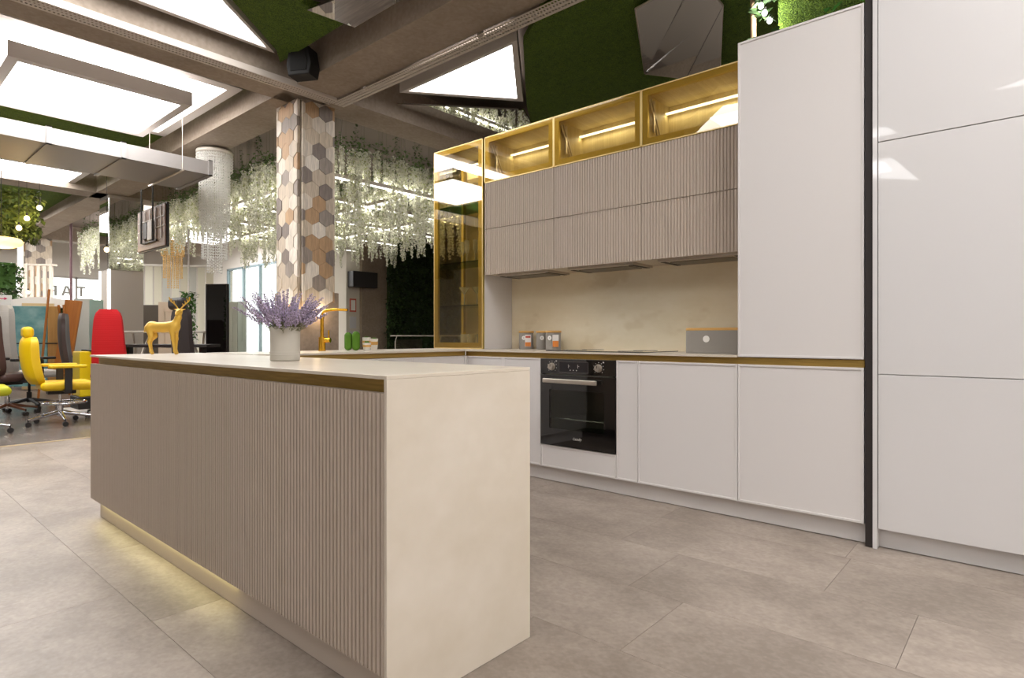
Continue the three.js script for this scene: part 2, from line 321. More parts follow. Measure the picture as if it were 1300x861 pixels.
// mirror column
{
  const t = thing('mirror_column', 'square grey column with mirror panels above and slim light strips', 'column');
  part('core', rbx(-14.2, -13.62, 0, SOF, -4.2, -3.6, 0.004), std({ color: RGB(170, 160, 150), roughness: 0.7 }), t);
  part('mirror_panel', rbx(-14.2, -13.62, 2.3, 3.7, -3.6, -3.59, 0.003), M.mirror, t);
  part('mirror_panel', rbx(-13.62, -13.61, 2.3, 3.7, -4.2, -3.6, 0.003), M.mirror, t);
  part('light_strip', rbx(-13.66, -13.6, 0.3, 2.3, -3.62, -3.58, 0.003), M.ledWhite, t);
  part('light_strip', rbx(-14.22, -14.16, 0.3, 2.3, -3.62, -3.58, 0.003), M.ledWhite, t);
}

// ---------- ceiling lights ----------
function rectDown(parent, cx, cz, w, d, y, I, col = WARM) {
  const l = new THREE.RectAreaLight(new THREE.Color(...col), I, w, d); l.position.set(cx, y, cz); l.rotation.x = -Math.PI / 2; parent.add(l); return l;
}
function polyLight(label, poly, y, rects, framed) {
  const t = thing('ceiling_light', label, 'ceiling light', [0, 0, 0]);
  part('diffuser', slab(poly, y, y + 0.02), M.panel, t, 'glowing white diffuser');
  const cx = poly.reduce((s, p) => s + p[0], 0) / poly.length, cz = poly.reduce((s, p) => s + p[1], 0) / poly.length;
  const grow = poly.map(([x, z]) => { const d = Math.hypot(x - cx, z - cz), k = 1 + 0.12 / d; return [cx + (x - cx) * k, cz + (z - cz) * k]; });
  const s = new THREE.Shape(grow.map(([x, z]) => new THREE.Vector2(x, -z))); s.holes.push(new THREE.Path(poly.map(([x, z]) => new THREE.Vector2(x, -z))));
  const g = new THREE.ExtrudeGeometry(s, { depth: framed, bevelEnabled: false }); g.rotateX(-Math.PI / 2); g.translate(0, y - 0.015, 0);
  part('frame', g, M.frameGrey, t);
  for (const [x, z, w, d] of rects) rectDown(t, x, z, w, d, y - 0.02, PANEL_LIGHT);
  return t;
}
polyLight('triangular ceiling light beside the green triangle near the column', [[-5.98, -2.98], [-5.98, -0.35], [-3.87, -0.35]], 3.98, [[-5.35, -0.9, 1.1, 0.95]], 0.22);
polyLight('triangular ceiling light with pale frame next to the turf panel above the glass cabinets', [[-5.72, -4.62], [-4.02, -4.58], [-4.88, -5.66]], 3.97, [[-4.88, -4.9, 0.7, 0.45]], 0.2);
polyLight('four sided ceiling light over the island aisle', [[-3.05, 0.72], [-2.2, 0.85], [-2.75, 1.85], [-3.95, 1.68]], 3.98, [[-2.95, 1.35, 0.8, 0.7]], 0.22);
polyLight('narrow triangular ceiling light behind the photographer', [[-1.6, 3.45], [-1.55, 3.95], [-3.6, 3.9]], 3.98, [[-2.2, 3.8, 0.9, 0.2]], 0.22);
polyLight('long triangular ceiling light past the rear beam', [[-1.85, 4.7], [-1.68, 7.3], [-3.4, 5.4]], 3.98, [[-2.3, 5.8, 0.7, 0.8]], 0.22);
polyLight('triangular ceiling light over the floor before the tall cabinets', [[-0.5, -2.6], [2.2, -2.3], [1.1, 0.9]], 3.98, [[0.95, -1.4, 1.3, 1.2]], 0.22);
polyLight('triangular ceiling light beside the right wall', [[2.4, -2.9], [4.1, -2.9], [3.9, 0.4]], 3.98, [[3.6, -1.9, 0.8, 1.4]], 0.22);
polyLight('triangular ceiling light above the near end of the aisle', [[-0.4, 2.9], [1.9, 1.4], [2.0, 3.4]], 3.98, [[1.4, 2.6, 0.8, 0.9]], 0.22);
{
  const long = thing('ceiling_light', 'long white ceiling panel above the two hanging square frame lights', 'ceiling light');
  part('diffuser', bx(-9.44, -7.2, 3.93, 3.95, -3.1, 1.45), M.panel, long, 'glowing white diffuser');
  part('frame', [bx(-9.56, -9.44, 3.9, 4.05, -3.22, 1.57), bx(-7.2, -7.04, 3.9, 4.05, -3.22, 1.57), bx(-9.56, -7.04, 3.9, 4.05, -3.22, -3.1), bx(-9.56, -7.04, 3.9, 4.05, 1.45, 1.57)], M.frameGrey, long);
  rectDown(long, -7.55, -0.8, 0.5, 4.2, 3.92, PANEL_LIGHT);
  for (const [z, lab] of [[-1.9, 'square frame ceiling light hanging below the long panel beside the beam'], [0.65, 'square frame ceiling light hanging below the long panel, away from the column']]) {
    const t = thing('frame_light', lab, 'ceiling light', [-8.0, 3.6, z], 0);
    const o = 0.81, i = 0.72;
    part('frame', [bx(-o, o, 0, 0.15, -o, -i), bx(-o, o, 0, 0.15, i, o), bx(-o, -i, 0, 0.15, -i, i), bx(i, o, 0, 0.15, -i, i), bx(-i, i, 0.12, 0.15, -i, i)], M.frameGrey, t, 'grey square frame');
    part('diffuser', bx(-i, i, 0.012, 0.03, -i, i), M.panel, t, 'glowing white diffuser');
    for (const sx of [-0.6, 0.6]) for (const sz of [-0.6, 0.6]) part('hanger', cyl(0.006, 0.006, 0.2, sx, 0.14, sz, 6), M.steel, t);
    rectDown(t, 0, 0, 1.38, 1.38, 0.005, PANEL_LIGHT);
  }
  const far = [[-3.2, -1.2, -12.8, -11.4, 'flat ceiling panel behind the kitchen partition'], [-13.9, -12.72, -2.95, -0.2, 'wide flat ceiling panel beyond the air duct'], [-12.4, -12.2, -2.9, -1.2, 'slim ceiling light line beside the wide flat panel'], [-19.5, -16.2, -2.9, 1, 'far ceiling panel before the shop window'], [-19.5, -16.2, -8, -5, 'ceiling panel in front of the teal glazing'], [-19, -16, 2, 3.6, 'ceiling panel at the far corner of the showroom']];
  for (const [x0, x1, z0, z1, lab] of far) {
    const t = thing('ceiling_light', lab, 'ceiling light');
    part('diffuser', bx(x0, x1, 3.9, 3.92, z0, z1), M.panel, t);
    part('frame', [bx(x0 - 0.1, x0, 3.88, 3.98, z0 - 0.1, z1 + 0.1), bx(x1, x1 + 0.1, 3.88, 3.98, z0 - 0.1, z1 + 0.1), bx(x0, x1, 3.88, 3.98, z0 - 0.1, z0), bx(x0, x1, 3.88, 3.98, z1, z1 + 0.1)], M.frameGrey, t);
    rectDown(t, (x0 + x1) / 2, (z0 + z1) / 2, x1 - x0, z1 - z0, 3.89, PANEL_LIGHT);
  }
}
// turf panels and mirror shards between the ceiling lights
single('turf_panel', 'dark green turf triangle in the ceiling beside the black speaker', 'turf panel', slab([[-6.05, -3.16], [-4.72, -3.16], [-4.84, -2.72], [-3.5, -0.4], [-3.66, -0.4], [-5.82, -3.0]], 3.9, 3.96), M.turf);
single('turf_panel', 'large dark green turf panel over the glass wall cabinets', 'turf panel', slab([[-3.9, -4.62], [-4.94, -5.92], [-5.6, -6.9], [-5.2, -8.4], [0.5, -8.4], [0.5, -4.2], [-3.3, -4.2]], 3.95, 4.02), M.turf);
single('turf_panel', 'green turf backing between the ceiling panel frame and the beams', 'turf panel', bx(-13.5, -6.8, 4.08, 4.12, -3.4, 3.9), M.turf);
single('turf_panel', 'green turf ceiling past the mirror column', 'turf panel', bx(-21.1, -14.3, 4.0, 4.05, -3.4, 3.9), M.turf);
single('mirror_panel', 'mirror ceiling shard beside the turf triangle and the beam', 'mirror', slab([[-4.83, -2.77], [-4.77, -3.22], [-2.9, -3.22]], 3.86, 3.88), M.mirror);
single('mirror_panel', 'mirror ceiling wedge under the triangular light reflecting hanging flowers', 'mirror', slab([[-6.1, -4.74], [-5.02, -5.95], [-5.25, -6.4], [-6.05, -6.5]], 3.93, 3.95), M.mirror);
{
  const t = thing('mirror_panel', 'large angular ceiling mirror set in the turf above the glass cabinets', 'mirror');
  const P = [[-2.69, -4.73], [-3.27, -5.96], [-2.99, -6.39], [-2.58, -6.36], [-2.08, -5.19], [-2.05, -4.6]];
  const fan = [[0, 1, 5], [1, 4, 5], [1, 2, 4], [2, 3, 4]];
  fan.forEach((f, k) => { const g = slab(f.map((i) => P[i]), 3.9, 3.915); g.translate(2.6, -3.9, 5.5); g.rotateZ([0.004, -0.008, 0.01, -0.009][k]); g.rotateX([-0.008, 0.006, 0.007, -0.01][k]); g.translate(-2.6, 3.9 - 0.002 * k, -5.5); part('mirror_facet', g, M.mirror, t); });
  part('edge', P.map((p, i) => rod(V(p[0], 3.905, p[1]), V(P[(i + 1) % P.length][0], 3.905, P[(i + 1) % P.length][1]), 0.008)), M.steel, t);
}
{ // green wall behind the tall cabinet, with rope post, leaves and small lamps
  const t = thing('turf_wall', 'bright green turf wall rising behind the white tall cabinet', 'green wall');
  part('turf', bx(-1.40, 1.6, 2.0, 3.94, -4.62, -4.5), M.turf, t);
  const lv = []; for (let k = 0; k < 110; k++) { const s = rr(0.05, 0.1), g = new THREE.BufferGeometry(); g.setAttribute('position', new THREE.Float32BufferAttribute([0, 0, 0, s * 0.35, s * 0.1, s * 0.5, 0, -s * 0.1, s * 1.1, 0, 0, 0, 0, -s * 0.1, s * 1.1, -s * 0.35, s * 0.1, s * 0.5], 3)); g.computeVertexNormals(); g.rotateX(rr(-0.4, 1.0)); g.rotateY(rr(-1.5, 1.5)); const side = k < 60; g.translate(side ? rr(-1.56, -1.42) : rr(-1.12, -0.85), side ? rr(3.05, 3.7) : rr(3.0, 3.5), rr(-4.5, -4.42)); const m = rr(0.6, 1.4); lv.push(tint(g, side ? [0.03 * m, 0.07 * m, 0.015 * m] : [0.1 * m, 0.3 * m, 0.06 * m])); }
  const lp = part('leaves', lv, M.leaf, t, 'ivy leaves'); lp.userData.kind = 'stuff';
  part('post', rod(V(-1.565, 2.3, -4.47), V(-1.565, 3.94, -4.47), 0.022), std({ color: RGB(150, 126, 98), roughness: 0.8 }), t, 'peeled wooden post');
  [[-1.49, 3.36], [-1.465, 3.30], [-1.43, 3.235]].forEach(([x, y]) => {
    const b = thing('garden_bulb', 'small white bulb among ivy at the edge of the turf wall', 'bulb', [x, y, -4.41], 0, 'bulbs at the edge of the turf wall');
    part('glass', ball(0.02, 0, 0, 0, 1, 1.2, 1, 12), M.ledWhite, b); part('socket', rod(V(0, 0.018, 0), V(0.0, 0.05, -0.03), 0.008), M.black, b);
    const l = new THREE.PointLight(new THREE.Color(1, 0.97, 0.9), 0.22, 0, 2); l.castShadow = true; b.add(l);
  });
}

// ---------- kitchen: cabinets against the partition ----------
const ZD = -3.213, ZK = -3.257, ZU = -3.443, ZB = -3.797, TOP = 0.885;
// fluted board: half round ribs along x on the plane z, ribs standing upright
function fluted(x0, x1, y0, y1, z, th, pitch) {
  const n = Math.round((x1 - x0) / pitch), p = (x1 - x0) / n, sh2 = new THREE.Shape();
  sh2.moveTo(x0, 0); sh2.lineTo(x0, th - 0.007);
  for (let i = 0; i < n; i++) {
    const a = x0 + i * p, gw = p * 0.13;
    sh2.lineTo(a + gw, th - 0.007);
    const m = 5; for (let k = 0; k <= m; k++) { const q = Math.PI * k / m, r = (p - 2 * gw) / 2; sh2.lineTo(a + gw + r - r * Math.cos(q), th - 0.007 + 0.007 * Math.pow(Math.max(0, Math.sin(q)), 0.4)); }
    sh2.lineTo(a + p, th - 0.007);
  }
  sh2.lineTo(x1, 0); sh2.closePath();
  const g = new THREE.ExtrudeGeometry(sh2, { depth: y1 - y0, bevelEnabled: false, curveSegments: 1 });
  // shape x,y -> world x,z ; extrude -> y
  g.rotateX(-Math.PI / 2); g.translate(0, y0, z); // after turning, shape y points to -z
  const pos = g.attributes.position; for (let i = 0; i < pos.count; i++) pos.setZ(i, 2 * z - pos.getZ(i));
  const idx = g.index; g.deleteAttribute('normal'); g.computeVertexNormals();
  const gg = g.index ? g.toNonIndexed() : g; // turn faces round after mirroring
  const a = gg.attributes.position.array; for (let i = 0; i < a.length; i += 9) for (let k = 0; k < 3; k++) { const t = a[i + 3 + k]; a[i + 3 + k] = a[i + 6 + k]; a[i + 6 + k] = t; }
  gg.computeVertexNormals(); return uvm(gg);
}
// framed thin-rim door: flat panel with a slim raised rim
function rimDoor(x0, x1, y0, y1, z, t) {
  const r = 0.012;
  return [bx(x0 + r, x1 - r, y0 + r, y1 - r, z - 0.02, z - 0.004), rbx(x0, x0 + r, y0, y1, z - 0.02, z, 0.0015), rbx(x1 - r, x1, y0, y1, z - 0.02, z, 0.0015), rbx(x0 + r, x1 - r, y0, y0 + r, z - 0.02, z, 0.0015), rbx(x0 + r, x1 - r, y1 - r, y1, z - 0.02, z, 0.0015)];
}
function baseUnit(label, x0, x1, y0 = 0.102, y1 = 0.838, group) {
  const t = thing('base_cabinet', label, 'cabinet');
  part('carcass', bx(x0 + 0.001, x1 - 0.001, y0, Math.min(y1 + 0.001, y1), ZB, ZD - 0.022), M.white, t);
  part('door', rimDoor(x0 + 0.0015, x1 - 0.0015, y0, y1, ZD), M.white, t, 'white door with a slim raised rim');
  return t;
}
baseUnit('white base cabinet below the tall wall cabinet, beside the black post', -1.209, -0.611);
baseUnit('wide white base cabinet below the grey bread bin', -1.81, -1.209);
baseUnit('very narrow white base cabinet beside the oven', -1.961, -1.81);
baseUnit('low white drawer front under the oven', -2.556, -1.961, 0.102, 0.252);
baseUnit('white base cabinet at the side of the oven nearer the sink', -2.909, -2.556);
baseUnit('white corner base cabinet where both worktops meet', -3.284, -2.909);
single('plinth_board', 'pale plinth board under the oven and base cabinets', 'plinth', rbx(-3.28, -0.611, 0.003, 0.1, ZK - 0.016, ZK, 0.001), M.white);
// leg of the worktop with the sink
{
  const seams = [-1.56, -2.1, -2.7, -3.213];
  for (let k = 0; k < 3; k++) {
    const t = thing('base_cabinet', ['white base cabinet at the free end of the sink worktop', 'white base cabinet under the gold tap', 'white base cabinet next to the kitchen corner, under the sink worktop'][k], 'cabinet');
    const z1 = seams[k], z0 = seams[k + 1];
    part('carcass', bx(-3.885, -3.31, 0.102, 0.858, z0 + 0.001, z1 - 0.001), M.white, t);
    const r = 0.012, xd = -3.288;
    part('door', [bx(xd - 0.02, xd - 0.004, 0.102 + r, 0.838 - r, z0 + r, z1 - r), rbx(xd - 0.02, xd, 0.102, 0.838, z0 + 0.0015, z0 + r, 0.0015), rbx(xd - 0.02, xd, 0.102, 0.838, z1 - r, z1 - 0.0015, 0.0015), rbx(xd - 0.02, xd, 0.826, 0.838, z0 + r, z1 - r, 0.0015), rbx(xd - 0.02, xd, 0.102, 0.114, z0 + r, z1 - r, 0.0015)], M.white, t);
  }
  single('plinth_board', 'pale plinth board under the sink cabinets', 'plinth', rbx(-3.35, -3.33, 0.003, 0.1, -3.2, -1.58, 0.001), M.white);
}
// L shaped worktop
{
  const t = thing('worktop', 'thin cream stone worktop running round the kitchen corner', 'worktop');
  part('slab', slab([[-3.9, -1.55], [-3.275, -1.55], [-3.275, ZD + 0.012], [-1.21, ZD + 0.012], [-1.21, ZB - 0.01], [-3.9, ZB - 0.01]], TOP - 0.011, TOP), M.stoneTop, t);
  single('handle_channel', 'gold recessed handle channel below the worktop above the oven', 'handle channel', [rbx(-3.30, -0.612, 0.84, 0.874, ZD - 0.02, ZD - 0.012, 0.001), bx(-3.30, -0.612, 0.838, 0.841, ZD - 0.02, ZD - 0.002)], M.goldChan);
  single('handle_channel', 'gold recessed handle channel along the sink worktop', 'handle channel', [rbx(-3.302, -3.294, 0.84, 0.874, ZD, -1.56, 0.001)], M.goldChan);
}
single('backsplash', 'warm sand coloured stone splashback between worktop and wall cabinets', 'splashback', bx(-3.33, -1.208, TOP, 1.52, ZB - 0.012, ZB), M.splash);
// tall wall cabinet on the worktop
{
  const t = thing('tall_cabinet', 'tall matt white cabinet standing above the gold channel beside the black post', 'cabinet');
  part('carcass', bx(-1.207, -0.612, 0.876, 2.56, ZB, ZD - 0.021), M.white, t);
  part('door', rimDoor(-1.207, -0.612, 0.877, 2.56, ZD), M.white, t);
}
single('trim_post', 'slim black vertical strip between the matt cabinets and the glossy cabinets', 'trim', rbx(-0.6065, -0.5743, 0.002, 3.1, -3.75, -3.205, 0.001), M.blackPost);
{
  const t = thing('tall_cabinet', 'glossy white floor to ceiling cabinet wall with two horizontal joints', 'cabinet');
  part('side_panel', rbx(-0.5735, -0.5548, 0.002, 3.1, ZB, -3.19, 0.001), M.gloss, t, 'white side panel');
  part('carcass', bx(-0.5548, 1.26, 0.1, 3.1, ZB, -3.222), M.white, t);
  for (const [y0, y1] of [[0.096, 0.809], [0.812, 1.882], [1.886, 3.1]]) part('door', rbx(-0.5523, 1.25, y0, y1, -3.22, -3.198, 0.0015), M.gloss, t, 'glossy white front');
  part('plinth', bx(-0.5548, 1.26, 0.003, 0.1, -3.26, -3.245), M.gloss, t);
}
// fluted wall cabinets
const um = [-3.312, -2.62, -1.914, -1.21];
for (let k = 0; k < 3; k++) {
  const x0 = um[k], x1 = um[k + 1];
  const t = thing('wall_cabinet', ['taupe fluted wall cabinet beside the tall gold framed glass cabinet', 'taupe fluted wall cabinet between two others, over the hob', 'taupe fluted wall cabinet beside the tall white cabinet'][k], 'cabinet', [0, 0, 0]);
  part('carcass', bx(x0 + 0.001, x1 - 0.001, 1.49, 2.204, ZB, ZU - 0.022), M.taupe, t);
  part('door', fluted(x0 + 0.0015, x1 - 0.0015, 1.476, 1.836, ZU - 0.02, 0.02, 0.0204), M.taupe, t, 'lower fluted lift door');
  part('door', fluted(x0 + 0.0015, x1 - 0.0015, 1.841, 2.203, ZU - 0.02, 0.02, 0.0204), M.taupe, t, 'upper fluted lift door');
  part('underside', bx(x0 + 0.001, x1 - 0.001, 1.478, 1.491, ZB, ZU - 0.022), std({ color: RGB(208, 196, 178), roughness: 0.6 }), t);
  // built-in hood
  const h = thing('cooker_hood', ['flat steel hood under the fluted cabinet next to the glass cabinet', 'flat steel hood under the middle fluted cabinet', 'flat steel hood under the fluted cabinet next to the tall cabinet'][k], 'cooker hood');
  part('tray', rbx(x0 + 0.09, x1 - 0.09, 1.462, 1.478, ZB + 0.03, ZU - 0.05, 0.003), M.steel, h);
  part('filter', rbx(x0 + 0.15, x1 - 0.15, 1.457, 1.463, ZB + 0.07, ZU - 0.1, 0.002), std({ color: RGB(130, 124, 114), metalness: 0.7, roughness: 0.4 }), h);
  part('slot', bx(x0 + 0.10, x0 + 0.13, 1.4595, 1.463, ZB + 0.05, ZU - 0.07), M.black, h); part('slot', bx(x1 - 0.13, x1 - 0.10, 1.4595, 1.463, ZB + 0.05, ZU - 0.07), M.black, h);
}
// gold framed glass wall cabinets
function goldFrame(x0, x1, y0, y1, z, w) { // mitred style frame of four bars
  return [rbx(x0, x0 + w, y0, y1, z - 0.02, z, 0.001), rbx(x1 - w, x1, y0, y1, z - 0.02, z, 0.001), rbx(x0 + w, x1 - w, y0, y0 + w, z - 0.02, z, 0.001), rbx(x0 + w, x1 - w, y1 - w, y1, z - 0.02, z, 0.001)];
}
function edgeLine(x0, x1, y0, y1, z) { const e = 0.007; return [bx(x0, x0 + e, y0, y1, z - 0.001, z + 0.002), bx(x1 - e, x1, y0, y1, z - 0.001, z + 0.002), bx(x0, x1, y0, y0 + e, z - 0.001, z + 0.002), bx(x0, x1, y1 - e, y1, z - 0.001, z + 0.002)]; }
function stripLight(parent, x0, x1, y, z, I) { // a lit aluminium profile; light faces down and to the front
  part('light_strip', rbx(x0, x1, y - 0.012, y, z - 0.009, z + 0.009, 0.002), M.led, parent, 'lit warm light strip');
  const l = new THREE.RectAreaLight(new THREE.Color(1, 0.96, 0.82), I, x1 - x0, 0.02); l.position.set((x0 + x1) / 2, y - 0.016, z); l.rotation.set(-Math.PI / 2, 0, 0); parent.add(l);
}
for (let k = 0; k < 3; k++) {
  const x0 = um[k], x1 = um[k + 1], y0 = 2.206, y1 = 2.571;
  const t = thing('glass_cabinet', ['lit oak cabinet with gold framed glass flap beside the tall glass cabinet', 'lit oak cabinet with gold framed glass flap, middle of the three', 'lit oak cabinet with gold framed glass flap beside the tall white cabinet'][k], 'cabinet');
  part('carcass', [bx(x0 + 0.001, x0 + 0.018, y0, y1, ZB, ZU - 0.022), bx(x1 - 0.018, x1 - 0.001, y0, y1, ZB, ZU - 0.022), bx(x0 + 0.018, x1 - 0.018, y0, y0 + 0.018, ZB, ZU - 0.022), bx(x0 + 0.018, x1 - 0.018, y1 - 0.018, y1, ZB, ZU - 0.022), bx(x0 + 0.018, x1 - 0.018, y0 + 0.018, y1 - 0.018, ZB, ZB + 0.01)], M.oak, t, 'oak interior');
  const f = part('door', goldFrame(x0 + 0.001, x1 - 0.001, y0, y1, ZU, 0.046), M.goldFrame, t, 'gold frame');
  part('edge_profile', edgeLine(x0 + 0.001, x1 - 0.001, y0, y1, ZU), M.goldEdge, f);
  part('pane', bx(x0 + 0.008, x1 - 0.008, y0 + 0.007, y1 - 0.007, ZU + 0.0003, ZU + 0.0016), M.pane, f, 'bronze tinted glass');
  stripLight(t, x0 + 0.02, x1 - 0.02, y1 - 0.07, ZB + 0.05, 9);
  const hx = x0 + 0.03;
  part('lift_arm', [rbx(hx, hx + 0.014, y0 + 0.11, y1 - 0.05, ZU - 0.11, ZU - 0.09, 0.003), rod(V(hx + 0.007, y1 - 0.06, ZU - 0.04), V(hx + 0.007, y0 + 0.1, ZU - 0.15), 0.008), rod(V(hx + 0.012, y1 - 0.05, ZU - 0.06), V(hx + 0.012, y0 + 0.11, ZU - 0.17), 0.006)], M.steel, t, 'metal lift arm');
}
// tall corner display cabinet
{
  const x0 = -3.915, x1 = -3.331, y0 = TOP + 0.0004, y1 = 2.571;
  const t = thing('display_cabinet', 'tall gold framed glass display cabinet standing on the worktop corner', 'cabinet');
  part('carcass', [bx(x0, x1 - 0.018, y0, y0 + 0.018, ZB, ZU - 0.022), bx(x0, x1 - 0.018, y1 - 0.018, y1, ZB, ZU - 0.022), bx(x0 + 0.24, x1 - 0.02, y0 + 0.018, y1 - 0.018, ZB, ZB + 0.01), bx(x1 - 0.02, x1 - 0.017, y0, y1, ZB, ZU - 0.022)], M.oak, t, 'oak back and floor');
  part('side_panel', rbx(x1 - 0.017, x1, y0, y1, ZB, ZU - 0.021, 0.001), M.white, t, 'white side panel');
  part('corner_post', [rbx(x0, x0 + 0.03, y0, y1, ZB, ZB + 0.03, 0.001), rbx(x0 + 0.24, x0 + 0.26, y0, y1, ZB + 0.0, ZB + 0.02, 0.001)], M.goldFrame, t);
  part('rail', rbx(x0, x0 + 0.03, y1 - 0.04, y1, ZB, ZU - 0.02, 0.001), M.goldFrame, t); part('rail', rbx(x0, x0 + 0.03, y0, y0 + 0.04, ZB, ZU - 0.02, 0.001), M.goldFrame, t);
  const f = part('door', goldFrame(x0, x1, y0, y1, ZU, 0.05), M.goldFrame, t, 'gold frame');
  part('edge_profile', edgeLine(x0, x1, y0, y1, ZU), M.goldEdge, f);
  part('pane', bx(x0 + 0.007, x1 - 0.007, y0 + 0.007, y1 - 0.007, ZU + 0.0003, ZU + 0.0016), M.pane, f, 'bronze tinted glass');
  part('side_pane', bx(x0 + 0.005, x0 + 0.009, y0, y1, ZB + 0.02, ZU - 0.02), M.pane, t, 'bronze tinted glass');
  part('back_pane', bx(x0 + 0.02, x0 + 0.24, y0, y1, ZB + 0.002, ZB + 0.006), M.pane, t, 'bronze tinted glass');
  for (const y of [1.24, 1.6, 2.08]) part('shelf', bx(x0 + 0.015, x1 - 0.02, y, y + 0.008, ZB + 0.02, ZU - 0.03), M.shelfGlass, t, 'glass shelf');
  stripLight(t, x0 + 0.05, x1 - 0.03, y1 - 0.07, ZB + 0.06, 12);
}
// glassware
{
  const wine = (y, list, prof, name, label, group) => {
    let first;
    for (const [x, z] of list) {
      if (!first) { first = single(name, label, 'glass', lathe(prof, 20), M.glassware, group); first.position.set(x, y, z); } else dup(first, [x, y, z]);
    }
  };
  const W = [[0.001, 0], [0.032, 0.001], [0.030, 0.004], [0.005, 0.008], [0.004, 0.07], [0.012, 0.085], [0.034, 0.11], [0.037, 0.135], [0.03, 0.18]];
  const Fl = [[0.001, 0], [0.03, 0.001], [0.005, 0.008], [0.004, 0.07], [0.014, 0.085], [0.022, 0.12], [0.021, 0.19]];
  const Mt = [[0.001, 0], [0.032, 0.001], [0.005, 0.006], [0.004, 0.09], [0.015, 0.1], [0.05, 0.15]];
  const Tb = [[0.001, 0.004], [0.03, 0.004], [0.031, 0], [0.035, 0.1]];
  wine(2.089, [[-3.62, -3.55], [-3.53, -3.57], [-3.44, -3.6]], W, 'wine_glass', 'stemmed wine glass on the top glass shelf', 'wine glasses on the top shelf');
  wine(1.609, [[-3.62, -3.55], [-3.54, -3.57], [-3.46, -3.58], [-3.72, -3.6]], Fl, 'champagne_flute', 'slender flute glass on the middle glass shelf', 'flutes on the middle shelf');
  wine(1.249, [[-3.62, -3.52], [-3.51, -3.56], [-3.42, -3.64]], Mt, 'martini_glass', 'wide cone cocktail glass on the lowest glass shelf', 'cocktail glasses on the lowest shelf');
  wine(0.906, [[-3.62, -3.52], [-3.54, -3.53], [-3.49, -3.58]], Tb, 'tumbler', 'straight tumbler on the floor of the display cabinet', 'tumblers on the cabinet floor');
}
